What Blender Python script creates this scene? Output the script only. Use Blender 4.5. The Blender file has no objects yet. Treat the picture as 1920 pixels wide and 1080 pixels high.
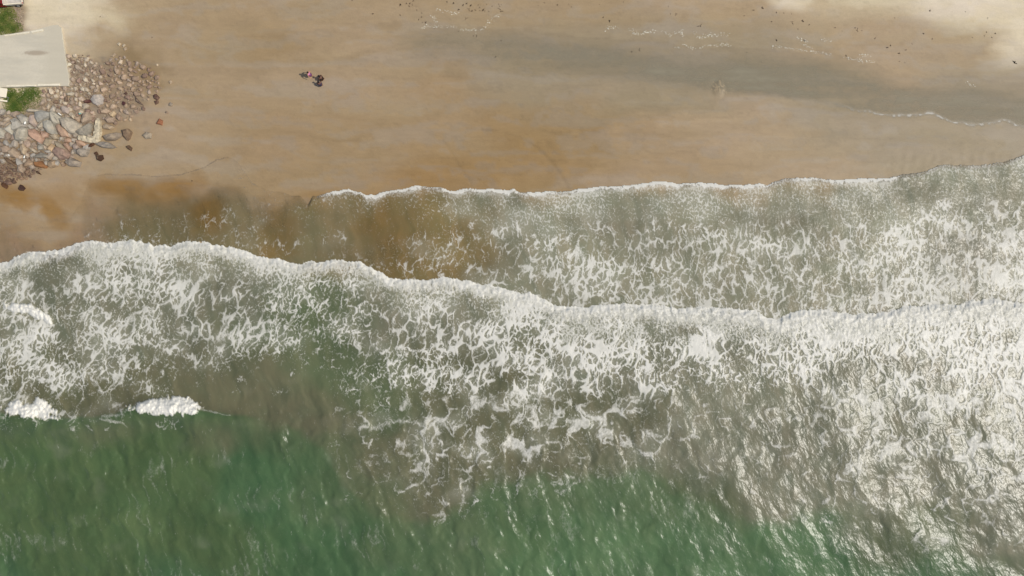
import math, random
import numpy as np
try:
    import bpy
except ImportError:
    bpy = None

# ------------------------------------------------------------------ scale: 15 photo pixels to the metre, survey drone 85.3 m up
PXM = 15.0
CAM_H = 1280.0 / PXM
SUN_DIR = np.array([1040.0, -220.0, 1280.0]); SUN_DIR /= np.linalg.norm(SUN_DIR)   # towards the sun

if bpy:
    scene = bpy.context.scene
    col = scene.collection
    cam_d = bpy.data.cameras.new('camera')
    cam_d.sensor_width = 36.0
    cam_d.lens = 36.0 * 1280.0 / 1920.0
    cam_d.clip_start = 0.5
    cam_d.clip_end = 3000.0
    cam = bpy.data.objects.new('camera', cam_d)
    cam.location = (0, 0, CAM_H)
    cam.rotation_euler = (0, 0, 0)
    col.objects.link(cam)
    scene.camera = cam

    elev = math.asin(SUN_DIR[2])
    azim = math.atan2(SUN_DIR[0], SUN_DIR[1])          # clockwise from +Y
    world = bpy.data.worlds.new('World')
    scene.world = world
    world.use_nodes = True
    nt = world.node_tree
    sky = nt.nodes.new('ShaderNodeTexSky')
    sky.sky_type = 'NISHITA'
    sky.sun_disc = False
    sky.sun_elevation = elev
    sky.sun_rotation = azim
    sky.dust_density = 2.0
    nt.links.new(sky.outputs[0], nt.nodes['Background'].inputs[0])
    nt.nodes['Background'].inputs[1].default_value = 0.10

    sun_d = bpy.data.lights.new('sun', 'SUN')
    sun_d.energy = 2.9
    sun_d.angle = math.radians(0.6)
    sun_d.color = (1.0, 0.95, 0.86)
    sun = bpy.data.objects.new('sun', sun_d)
    from mathutils import Vector
    sun.rotation_euler = Vector(SUN_DIR).to_track_quat('Z', 'Y').to_euler()
    sun.location = (60, -10, 70)
    col.objects.link(sun)

    vs = scene.view_settings
    vs.view_transform = 'Standard'
    vs.look = 'None'
    vs.gamma = 1.0
    vs.exposure = 0.0
    vs.use_curve_mapping = False
    scene.cycles.use_denoising = True
    scene.cycles.max_bounces = 6
    scene.cycles.transparent_max_bounces = 8
    scene.cycles.sample_clamp_indirect = 4.0

# ------------------------------------------------------------------ numeric helpers
f32 = np.float32

def sstep(a, b, x):
    t = np.clip((x - a) / (b - a), 0, 1)
    return t * t * (3 - 2 * t)

def lerp(a, b, t):
    return a + (b - a) * t

_tab = {}
def _grad(seed):
    if seed not in _tab:
        r = np.random.RandomState(seed)
        a = r.rand(256, 256) * 2 * np.pi
        _tab[seed] = (np.cos(a).astype(f32), np.sin(a).astype(f32))
    return _tab[seed]

def gnoise(x, y, seed):
    gx, gy = _grad(seed)
    xi = np.floor(x).astype(np.int32); yi = np.floor(y).astype(np.int32)
    fx = (x - xi).astype(f32); fy = (y - yi).astype(f32)
    x0 = xi & 255; x1 = (xi + 1) & 255; y0 = yi & 255; y1 = (yi + 1) & 255
    n00 = gx[x0, y0] * fx + gy[x0, y0] * fy
    n10 = gx[x1, y0] * (fx - 1) + gy[x1, y0] * fy
    n01 = gx[x0, y1] * fx + gy[x0, y1] * (fy - 1)
    n11 = gx[x1, y1] * (fx - 1) + gy[x1, y1] * (fy - 1)
    u = fx * fx * fx * (fx * (fx * 6 - 15) + 10); v = fy * fy * fy * (fy * (fy * 6 - 15) + 10)
    return 1.5 * lerp(lerp(n00, n10, u), lerp(n01, n11, u), v)

def fbm(x, y, seed, octv=3, gain=0.5):
    s = 0; a = 1.0
    for i in range(octv):
        s = s + a * gnoise(x * 2 ** i + 17.3 * i, y * 2 ** i - 9.1 * i, seed + i)
        a *= gain
    return s

_vt = {}
def voro(x, y, seed, jit=0.9):
    if seed not in _vt:
        r = np.random.RandomState(seed + 999)
        _vt[seed] = (r.rand(256, 256).astype(f32), r.rand(256, 256).astype(f32))
    jx, jy = _vt[seed]
    xi = np.floor(x).astype(np.int32); yi = np.floor(y).astype(np.int32)
    f1 = np.full(x.shape, 9, f32); f2 = np.full(x.shape, 9, f32)
    for dx in (-1, 0, 1):
        for dy in (-1, 0, 1):
            cx = (xi + dx) & 255; cy = (yi + dy) & 255
            d = np.hypot(xi + dx + 0.5 + jit * (jx[cx, cy] - 0.5) - x, yi + dy + 0.5 + jit * (jy[cx, cy] - 0.5) - y).astype(f32)
            f2 = np.minimum(f2, np.maximum(f1, d)); f1 = np.minimum(f1, d)
    return f1, f2

def table(rows, u0, du, v0, dv, U, V):
    """smooth lookup of a coarse table of values laid over the beach"""
    T = np.asarray(rows, f32)
    x = np.clip((U - u0) / du, 0, T.shape[1] - 1.001); y = np.clip((V - v0) / dv, 0, T.shape[0] - 1.001)
    xi = x.astype(np.int32); yi = y.astype(np.int32)
    fx = x - xi; fy = y - yi
    fx = fx * fx * (3 - 2 * fx); fy = fy * fy * (3 - 2 * fy)
    if T.ndim == 3:
        fx = fx[..., None]; fy = fy[..., None]
    return lerp(lerp(T[yi, xi], T[yi, xi + 1], fx), lerp(T[yi + 1, xi], T[yi + 1, xi + 1], fx), fy)

def lin(c):
    c = np.asarray(c, f32) / 255.0
    return np.where(c <= 0.04045, c / 12.92, ((c + 0.055) / 1.055) ** 2.4)

LIGHT = 0.93          # photo value of a white diffuse sheet under this sun and sky
def alb(c):
    return lin(c) / LIGHT

def poly(pts, U):
    p = np.asarray(pts, f32)
    return np.interp(U, p[:, 0], p[:, 1]).astype(f32)

def ell(U, V, cu, cv, a, b, ang=0.0):
    c, s = math.cos(math.radians(ang)), math.sin(math.radians(ang))
    x = (U - cu) * c + (V - cv) * s; y = -(U - cu) * s + (V - cv) * c
    return np.sqrt((x / a) ** 2 + (y / b) ** 2)

def axis(lo, hi, step, far_lo, far_hi, n=26):
    core = np.arange(lo, hi + step * 0.5, step)
    k = np.linspace(0, 1, n + 1)[1:] ** 2.2
    return np.concatenate([(lo - (lo - far_lo) * k)[::-1], core, hi + (far_hi - hi) * k]).astype(f32)

# ------------------------------------------------------------------ the lie of the beach
def sand_z(V):
    y = (540.0 - V) / PXM
    z = -0.10 + 0.0275 * y
    return np.where(y > 34, -0.10 + 0.0275 * 34 + 0.006 * (y - 34), np.where(y < -40, -1.2 + 0.01 * (y + 40), z))

FRONT_A = [(-60, 380), (0, 384), (40, 390), (75, 402), (90, 426), (128, 412), (150, 382), (161, 352), (168, 332), (200, 324), (250, 326), (300, 329), (340, 326),
           (385, 312), (405, 300), (427, 293), (447, 305), (473, 343), (500, 355), (520, 358), (563, 367), (578, 384), (586, 368), (610, 362), (640, 358), (653, 354), (683, 365),
           (700, 364), (720, 357), (757, 352), (783, 347), (820, 351), (853, 358), (867, 354), (923, 355), (955, 357), (962, 353), (973, 360), (1070, 358), (1087, 352),
           (1123, 350), (1173, 348), (1207, 343), (1250, 341), (1280, 343), (1367, 346), (1440, 345), (1453, 338), (1487, 335), (1533, 333), (1547, 337), (1640, 335),
           (1680, 330), (1713, 327), (1747, 318), (1763, 309), (1800, 307), (1820, 311), (1860, 308), (1887, 302), (1920, 288), (1980, 280)]
FRONT_B = [(-60, 510), (0, 493), (20, 487), (50, 475), (110, 465), (147, 455), (207, 452), (233, 450), (280, 453), (287, 458), (310, 459), (320, 466), (333, 457), (353, 453), (383, 455),
           (403, 464), (417, 461), (443, 467), (480, 480), (520, 483), (547, 490), (563, 496), (577, 491), (620, 490), (640, 490), (670, 492), (693, 500), (713, 507), (727, 517),
           (757, 522), (797, 525), (840, 520), (873, 528), (923, 537), (967, 548), (980, 552), (993, 547), (1013, 557), (1037, 573), (1073, 575), (1113, 573), (1160, 570),
           (1207, 572), (1280, 578), (1330, 578), (1363, 577), (1413, 583), (1433, 592), (1460, 598), (1480, 590), (1507, 583), (1540, 581), (1587, 587), (1597, 591), (1640, 590),
           (1657, 583), (1697, 578), (1747, 573), (1813, 567), (1847, 562), (1880, 563), (1920, 567), (1980, 560)]
LINE_C = [(-60, 770), (0, 773), (33, 780), (107, 786), (167, 781), (187, 781), (217, 777), (247, 762), (273, 758), (330, 762), (373, 768), (400, 774), (433, 778), (460, 778), (500, 790), (560, 800), (600, 830),
          (640, 900), (700, 960), (760, 985), (830, 965), (900, 915), (1000, 880), (1100, 895), (1200, 882), (1300, 930), (1450, 985), (1600, 1010), (1800, 1040), (1980, 1060)]

PAL = dict(g=(75, 93, 59), G=(70, 95, 63), o=(88, 96, 68), b=(99, 98, 74), m=(113, 112, 91), s=(128, 125, 102), H=(80, 105, 70), t=(150, 130, 98), y=(124, 108, 70), k=(130, 126, 106), p=(158, 136, 108), l=(114, 105, 74), q=(124, 114, 82))
WROWS = ['tttttttttttttssss',
         'tttyoysssssssssss',
         'mmsssyysssssssskk',
         'mmmmmosssssssskkk',
         'mmmmoommmmmmmmkkk',
         'bbbbboobbmmmmmmkk',
         'oobbbbobbbbmmmmmk',
         'ggggGobbbbmmmmmmm',
         'ggggGooboooommmmm',
         'gggggGoogHHHHGoom',
         'GggGgGGoHHHHHHGGo']

AROWS = ['ppttttttttttttsss',
         'ppllqqyysssssssss',
         'ppllqqyyssssssskk',
         'ppllllyysssssskkk',
         'ppllllyysssssskkk']
A_ROWS = [[0, 0, 0, 0, .15, .2, .3, .4, .45, .45, .45, .45, .45, .5, .5, .4, .4],
          [0, 0, 0, 0, .15, .15, .25, .25, .5, .45, .42, .42, .42, .5, .45, .45, .5],
          [.15, .1, .12, .12, .15, .1, .12, .22, .40, .42, .42, .45, .45, .45, .45, .55, .6],
          [.1, .1, .15, .1, .12, .1, .1, .25, .4, .45, .45, .48, .45, .45, .5, .6, .7],
          [0, 0, 0, 0, 0, .05, .1, .22, .38, .48, .48, .45, .45, .5, .55, .65, .75],
          [0, 0, 0, 0, 0, .05, .1, .22, .35, .5, .5, .5, .45, .5, .6, .7, .75],
          [0, 0, 0, 0, 0, .05, .1, .22, .35, .5, .5, .5, .5, .55, .65, .75, .8]]
B_ROWS = [[.50, .60, .60, .50, .50, .40, .50, .50, .50, .60, .60, .60, .60, .60, .65, .70, .75],   # 460
          [.38, .48, .50, .50, .45, .30, .50, .50, .50, .60, .60, .65, .65, .65, .65, .70, .75],   # 520
          [.42, .42, .45, .50, .50, .25, .45, .52, .57, .66, .70, .72, .70, .70, .66, .72, .78],   # 580
          [.45, .43, .42, .42, .45, .12, .38, .50, .58, .64, .72, .78, .70, .56, .42, .60, .70],   # 640
          [.46, .45, .34, .05, .05, .02, .26, .52, .55, .48, .48, .34, .24, .30, .42, .44, .55],   # 700
          [.42, .36, .20, .00, .00, .00, .24, .30, .38, .36, .33, .20, .18, .24, .36, .36, .42],   # 760
          [.00, .00, .00, .00, .00, .03, .16, .44, .38, .28, .26, .16, .14, .18, .28, .28, .30],   # 820
          [.00, .00, .00, .00, .00, .00, .06, .30, .18, .08, .10, .08, .10, .14, .18, .20, .24],   # 880
          [.00, .00, .00, .00, .00, .00, .06, .18, .05, .00, .00, .00, .03, .06, .10, .12, .16],   # 940
          [.00, .00, .00, .00, .00, .00, .00, .00, .00, .00, .00, .00, .00, .00, .04, .06, .08],   # 1000
          [.00] * 17]

def lace(U, V, size, seed, ang, stretch, warp=0.45):
    """distance-to-strand field of a torn foam net, as a rank: 0 on a strand, 1 in the middle of a hole"""
    c, s = math.cos(math.radians(ang)), math.sin(math.radians(ang))
    X = U * c + V * s; Y = (-U * s + V * c) / stretch
    wx = gnoise(X / (size * 2.1), Y / (size * 2.1), seed) + 0.55 * gnoise(X / (size * 0.8), Y / (size * 0.8), seed + 1)
    wy = gnoise(X / (size * 2.1) + 40, Y / (size * 2.1), seed + 2) + 0.55 * gnoise(X / (size * 0.8) + 40, Y / (size * 0.8), seed + 3)
    x = X / size + warp * wx
    y = Y / size + warp * wy
    f1, f2 = voro(x, y, seed)
    e = (f2 - f1) - 0.08 * sstep(0.45, 0.85, f1)              # strands swell where they meet
    r = np.abs(gnoise(x * 0.8 + 9, y * 0.8, seed + 4) + 0.35 * gnoise(x * 1.9, y * 1.9 + 5, seed + 5))
    return rank(e + 0.26 * r + 0.06 * gnoise(x * 2.3, y * 2.3, seed + 6))

def rank(e):
    smp = e[::7, ::7].ravel()
    q = np.quantile(smp, np.linspace(0, 1, 201))
    return np.interp(e, q, np.linspace(0, 1, 201)).astype(f32)

STAINS = ((30, 368, 60, 26, 20, .95), (100, 395, 55, 26, 45, 1.0), (120, 372, 60, 30, 0, .5), (230, 350, 80, 22, 0, .95), (330, 352, 60, 22, 0, 1.0), (300, 362, 130, 26, 0, .7),
          (390, 400, 40, 50, 0, 1.0), (370, 350, 30, 30, 0, .6), (520, 440, 50, 60, 0, .7), (505, 470, 36, 40, 0, .7), (700, 400, 50, 60, 30, .6), (745, 470, 40, 60, 0, .5), (590, 380, 40, 30, 0, .4),
          (880, 320, 150, 40, 0, .30), (790, 335, 90, 30, 0, .40), (1000, 290, 120, 40, 20, .22))
def stain_field(U, V):
    nm = fbm(U / 42.0, V / 30.0, 221, 3)
    stain = np.zeros_like(U)
    for (cu, cv, a, b, r, k) in STAINS:
        stain = np.maximum(stain, k * sstep(1.25, 0.25, ell(U, V, cu, cv, a, b, r) + 0.30 * nm))
    return np.clip(stain * (1 + 0.35 * nm), 0, 1)

def water_fields(U, V):
    n_big = fbm(U / 160.0, V / 110.0, 11, 3)
    n_mid = fbm(U / 40.0, V / 40.0, 21, 3)
    n_fin = fbm(U / 7.0, V / 7.0, 31, 2)
    lobes = 5.0 * gnoise(U / 38.0, U * 0 + 3.3, 41) + 2.2 * gnoise(U / 11.0, U * 0 + 7.7, 42) + 1.2 * gnoise(U / 4.0, U * 0 + 5.1, 43)
    calm = sstep(360, 480, U)
    A = poly(FRONT_A, U) + lobes * (0.25 + 0.45 * calm)
    B = poly(FRONT_B, U) + 1.0 * lobes + 2.2 * np.abs(gnoise(U / 7.0, U * 0 + 6.6, 45)) - 2.0 * np.abs(gnoise(U / 17.0, U * 0 + 8.6, 46))
    C = poly(LINE_C, U) + 4 * gnoise(U / 30.0, U * 0 + 1.1, 44)
    dA = V - A; dB = V - B; dC = V - C
    inA = dA > 0; inB = dB > 0

    # colour of the water body
    Uw = U + 55 * gnoise(U / 120, V / 90, 51) + 25 * gnoise(U / 45, V / 60, 52)
    Vw = V + 40 * gnoise(U / 120, V / 90, 53) + 18 * gnoise(U / 45, V / 60, 54)
    rows = [[alb(PAL[ch]) for ch in r] for r in WROWS]
    wc = table(rows, 0, 120, 300, 80, Uw, Vw)
    wa = table([[alb(PAL[ch]) for ch in r] for r in AROWS], 0, 120, 320, 70, Uw, Vw)
    wa = lerp(wa, alb((128, 98, 42)), (0.62 * stain_field(U, V))[..., None])
    wc = np.where(inB[..., None], wc, wa)
    left = 1 - sstep(430, 560, U)
    green = alb((72, 93, 60)); brown = alb((96, 94, 70))
    kC = (sstep(-5, 5, dC) * left)[..., None]
    nearC = (np.exp(-((V - 760) / 50.0) ** 2) * left)[..., None]
    wc = lerp(wc, brown, nearC * (1 - kC) * 0.85)
    wc = lerp(wc, green, nearC * kC)
    kR = sstep(-14, 22, dC + 16 * n_mid + 10 * n_big) * sstep(420, 540, U) * (1 - sstep(1420, 1700, U))
    teal = lerp(alb((67, 93, 60)), alb((81, 105, 70)), sstep(640, 900, U)[..., None])
    wc = lerp(wc, teal, (0.62 * kR)[..., None])
    # sediment clouds and long turbid streaks, which also paint ripple light and shade
    st = fbm((U * 0.97 - V * 0.22) / 20.0 + 0.4 * n_mid, (V * 0.97 + U * 0.22) / 120.0, 61, 3)
    wc = wc * (1 + 0.15 * st + 0.12 * n_big)[..., None]
    wc[..., 0] *= 1 + 0.05 * n_mid + 0.05 * st

    # foam
    gap = 1 + 0.55 * n_big + 0.35 * n_mid
    dA_den = table(A_ROWS, 0, 120, 340, 40, U + 20 * n_mid, V + 14 * n_mid)
    glare = sstep(1250, 1800, U) * sstep(1120, 700, V)  # sun glare zone: extra foam density paints in part of its whiteness
    dB_den = 0.16 * glare + table(B_ROWS, 0, 120, 460, 60, U + 34 * n_mid + 20 * n_big, V + 26 * n_mid + 14 * n_big)
    fine_a = 1 - sstep(45, 95, dA + 22 * n_mid)
    fine_b = 1 - sstep(26, 75, dB + 20 * n_mid)
    ang = 12.0
    n_60 = fbm(U / 75.0, V / 55.0, 23, 2)
    Us = U + 7 * n_mid + (0.22 - 0.34 * sstep(200, 1700, U)) * (V - 600)
    eS = lace(Us, V, 4.8, 70, ang, 1.7, 0.5)
    eM = lace(Us, V, 8.2, 80, ang, 2.0, 0.5)
    eL = lace(Us, V, 14.5, 90, ang, 2.1, 0.5)
    brk = fbm(U / 22.0, V / 30.0, 100, 3)
    mixA = sstep(-0.35, 0.45, n_big + 0.5 * n_mid); mixB = sstep(-0.45, 0.40, n_big + 0.5 * n_mid)
    den = np.where(inB, 0.84 * dB_den, 0.68 * dA_den) * (1 + 0.34 * n_big + 0.16 * n_mid + 0.70 * n_60)
    fine = np.where(inB, fine_b, fine_a)
    mix = np.where(inB, mixB, 0.6 * mixA)
    thin = 0.15 * brk * (1 - 0.6 * den) + 0.03 * n_fin
    potL = den * (1.02 - 0.42 * mix) - eL - thin - 0.6 * fine
    potM = den * (0.42 + 0.48 * mix) - eM - thin - 0.5 * fine * (~inB)
    potS = den * (0.30 + 0.75 * fine) - eS - 0.8 * thin
    eX = lace(Us + 12 * n_mid, V, 26.0, 95, 14.0, 2.0, 0.55)
    deep = sstep(705, 770, V + 26 * n_mid)
    potX = den * 0.95 - eX - thin - 0.5 * (1 - deep)
    potL = potL - 0.16 * deep; potM = potM - 0.20 * deep
    pot = np.maximum(np.maximum(np.maximum(potL, potM), potS), potX)
    tear = fbm(U / 5.0 + V / 40.0, V / 11.0, 105, 2)
    fop = np.where(inB, lerp(0.74, 0.90, sstep(300, 1000, U)) + 0.3 * (den - 0.45), 0.74) + 0.10 * tear
    fop = np.where((potS >= np.maximum(potL, potM)), np.where(inB, 0.60, 0.50) + 0.10 * tear, fop)
    pot = np.where(den < 0.03, pot - 0.3, pot)
    fop = np.clip(fop + 0.10 * n_mid + 0.12 * n_big, 0.25, 0.95)
    # milky water full of fine bubbles between the strands
    milk = np.clip(0.55 * sstep(0.10, 0.75, den + 0.30 * n_60 + 0.12 * n_mid) + 0.25 * fine * sstep(0.1, 0.4, den), 0, 0.75)
    wc = lerp(wc, alb((170, 169, 150)), (0.62 * milk)[..., None])
    fop = np.where(deep * inB > 0.5, fop * (0.84 + 0.10 * tear), fop)
    # rims of the two bores
    rimB_w = np.maximum(5.5 + 2 * sstep(600, 1100, U) + 8 * gnoise(U / 70.0, U * 0 + 2.2, 110) + 5 * gnoise(U / 19.0, U * 0 + 3.2, 113) + 4 * sstep(1000, 1300, U) + 6 * n_fin, 1.5)
    rimB = (1 - sstep(0.55 * rimB_w, 1.7 * rimB_w, dB)) * inB
    hair = fbm(U / 3.2 + 0.15 * V / 3.2, V / 16.0, 120, 2)
    rimB2 = (1 - sstep(10, lerp(36, 52, sstep(900, 1200, U)), dB + 16 * hair)) * inB
    strA = sstep(440, 720, U) * (0.55 + 0.45 * sstep(-0.5, 0.3, gnoise(U / 60.0, U * 0 + 9.9, 111))) * (1 - 0.45 * sstep(1640, 1730, U))
    rimA_w = 6.5 + 4.0 * gnoise(U / 22.0, U * 0 + 4.2, 112) + 2.5 * n_fin
    rimA = (1 - sstep(0.5 * rimA_w, 1.8 * rimA_w, dA)) * inA * strA
    rimA2 = (1 - sstep(4, 30, dA + 12 * hair)) * inA * strA
    for val, op in ((rimB * 0.80 - 0.30, 0.95), (rimB2 * 0.50 - 0.28 + 0.22 * hair, 0.78), (rimA * 0.75 - 0.30, 0.95), (rimA2 * 0.42 - 0.26 + 0.20 * hair, 0.62)):
        fop = np.where(val > np.maximum(pot, -0.1), np.maximum(fop, op), fop); pot = np.maximum(pot, val)
    lip = np.exp(-((dA - 1.8) / 1.6) ** 2) * inA * sstep(165, 200, U) * (1 - sstep(470, 520, U)) * (0.5 + 0.5 * sstep(-.4, .3, gnoise(U / 25.0, U * 0 + 12.3, 114)))
    fop = np.where(lip * 0.5 - 0.15 > pot, 0.26, fop); pot = np.maximum(pot, lip * 0.5 - 0.15)
    # tumbling white water
    puff = np.zeros_like(U); body = np.zeros_like(U)
    lump = 0.22 * fbm(U / 13.0, V / 13.0, 130, 3)
    for (cu, cv, a, b, r) in ((60, 770, 54, 15, 5), (30, 762, 16, 12, -15), (76, 760, 16, 14, 10), (312, 762, 64, 17, 0), (345, 758, 30, 15, 10), (275, 760, 30, 10, -15), (355, 766, 22, 12, 0),
                              (32, 578, 22, 9, 12), (64, 585, 30, 10, 28), (88, 597, 14, 7, 50)):
        p = 1 - ell(U, V, cu, cv, a, b, r) + lump * 1.5 + 0.16 * fbm(U / 4.0, V / 7.0, 133, 2)
        puff = np.maximum(puff, sstep(-0.10, 0.22, p))
        body = np.maximum(body, np.sqrt(np.clip(p, 0, 1)))
    pot = np.maximum(pot, puff * 0.75 - 0.2); fop = np.maximum(fop, puff)
    trail = ell(U, V, 318, 795, 26, 12) ; pot = np.maximum(pot, np.where(trail < 1, 0.30 - eM, -1))
    for pts, wd in (([(190, 782), (225, 778), (250, 762), (275, 757)], 3.5), ([(373, 768), (400, 773), (433, 778)], 1.6),
                    ([(690, 806), (720, 800), (745, 786), (780, 792), (812, 797), (822, 815)], 5.0), ([(185, 788), (225, 790), (240, 803)], 2.5)):
        pv = poly(pts, U); ok = (U > pts[0][0]) & (U < pts[-1][0])
        pot = np.maximum(pot, np.where(ok, 0.16 - 0.22 * np.abs(V - pv + 4.5 * n_mid) / wd + 0.12 * n_fin + 0.18 * brk, -1))
    sx = (U * 0.96 - V * 0.22) / 17.0 + 0.5 * n_mid; sy = (V * 0.96 + U * 0.22) / 70.0
    stk = np.abs(gnoise(sx * 0.9, sy * 0.5, 170)) + 0.12 * np.abs(gnoise(sx * 2.3, sy * 2.0, 171))  # thin pale foam streaks paint in the faint glints on the ripples
    spv = sstep(0.05, 0.55, fbm(U / 110.0, V / 70.0, 172, 2) + 0.12) * sstep(800, 850, V) * inB
    val = 0.15 * spv - stk - 0.05 + 0.06 * tear
    fop = np.where(val > pot, 0.17 + 0.12 * tear, fop); pot = np.maximum(pot, val)
    pot = np.where(inA, pot, -1)

    # thin films let the sand show; the surf itself is opaque with sediment
    al_rows = [[.20, .15, .22, .22, .35, .60, .72, .85, .92, .92, .92, .92, .92, .92, .92, .95, .95],
               [.36, .36, .55, .60, .68, .70, .75, .86, .92, .92, .92, .92, .92, .92, .92, .95, .95],
               [.45, .50, .75, .78, .80, .75, .78, .88, .93, .93, .93, .93, .93, .93, .93, .95, .95]]
    al = table(al_rows, 0, 120, 340, 60, Uw, Vw)
    al = np.where(inB, 0.97, al)
    calm2 = sstep(470, 600, U)
    al = al * (0.02 + 0.23 * calm2 + (0.98 - 0.23 * calm2) * sstep(0, 95 - 85 * calm2, dA + 18 * n_mid * (1 - calm2)))
    al = np.clip(al + 0.12 * n_big * (~inB), 0.05, 1)

    # surface relief
    zs = sand_z(V)
    base = np.maximum(zs + 0.03, 0.02 * np.log1p(np.exp(np.clip((zs + 0.03) / 0.02, -30, 30))))
    z = base + inA * (0.10 * calm * (1 - 0.75 * sstep(1600, 1750, U)) * sstep(0, 8, dA) * np.exp(-np.maximum(dA, 0) / 70))
    z = z + inB * (0.32 * sstep(-1, 13, dB) * np.exp(-np.maximum(dB, 0) / 110) + 0.025 * rimB2 * n_fin + 0.09 * rimB2 * fbm(U / 15.0, V / 10.0, 140, 3))
    sea = sstep(0, 120, dB)
    z = z + left * sea * (0.75 * np.exp(-((dC - 12) / 20.0) ** 2) * (1 - 0.3 * sstep(110, 180, U) + 0.3 * sstep(200, 300, U)))
    swell = sstep(620, 860, V)
    rot = lambda a: ((U * math.cos(a) + V * math.sin(a)), (-U * math.sin(a) + V * math.cos(a)))
    x1, y1 = rot(-0.20); x2, y2 = rot(-0.42); x3, y3 = rot(-0.72)
    wob = 0.5 * n_mid
    rip = 0.20 * gnoise(x1 / 44 + wob, y1 / 105, 150) + 0.10 * gnoise(x2 / 22 + wob, y2 / 54, 151) + 0.055 * gnoise(x3 / 13 + wob, y3 / 27, 152) + 0.022 * fbm(x3 / 9, y3 / 13, 153, 2)
    z = z + rip * (0.25 * sea + 0.75 * swell) * (0.75 - 0.35 * sstep(900, 1600, U))
    z = z + (0.30 + 0.12 * sstep(1100, 1700, U)) * gnoise(x3 / 95 + 0.4 * n_big, y3 / 300, 154) * swell
    fo = sstep(-0.06, 0.16, pot) * fop
    z = z + fo * (0.028 + 0.018 * n_fin) * inB + 0.012 * fo * inA
    z = z + body * (0.42 + 0.22 * lump / 0.22 * 0.6 + 0.10 * fbm(U / 4.5, V / 4.5, 131, 2))
    z = np.where(inA, z, zs - 0.10)
    return z, wc, al, pot, fop
# ---FIELDS END---

SPAL = dict(D=(210, 197, 170), d=(188, 172, 145), a=(163, 143, 114), c=(151, 137, 112), o=(157, 135, 103), O=(151, 127, 90), w=(142, 131, 106), r=(172, 152, 124))
SROWS = ['DDraaaaaaaarrddDD',
         'DdaaoaaccccccaaaD',
         'ddaaaaaoccccccacc',
         'aaaaooooOOoaacccc',
         'aaaaoooOOOooaaccc',
         'oaoooOOOOooaacccc',
         'oooooOOOOoooccccc']

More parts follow.
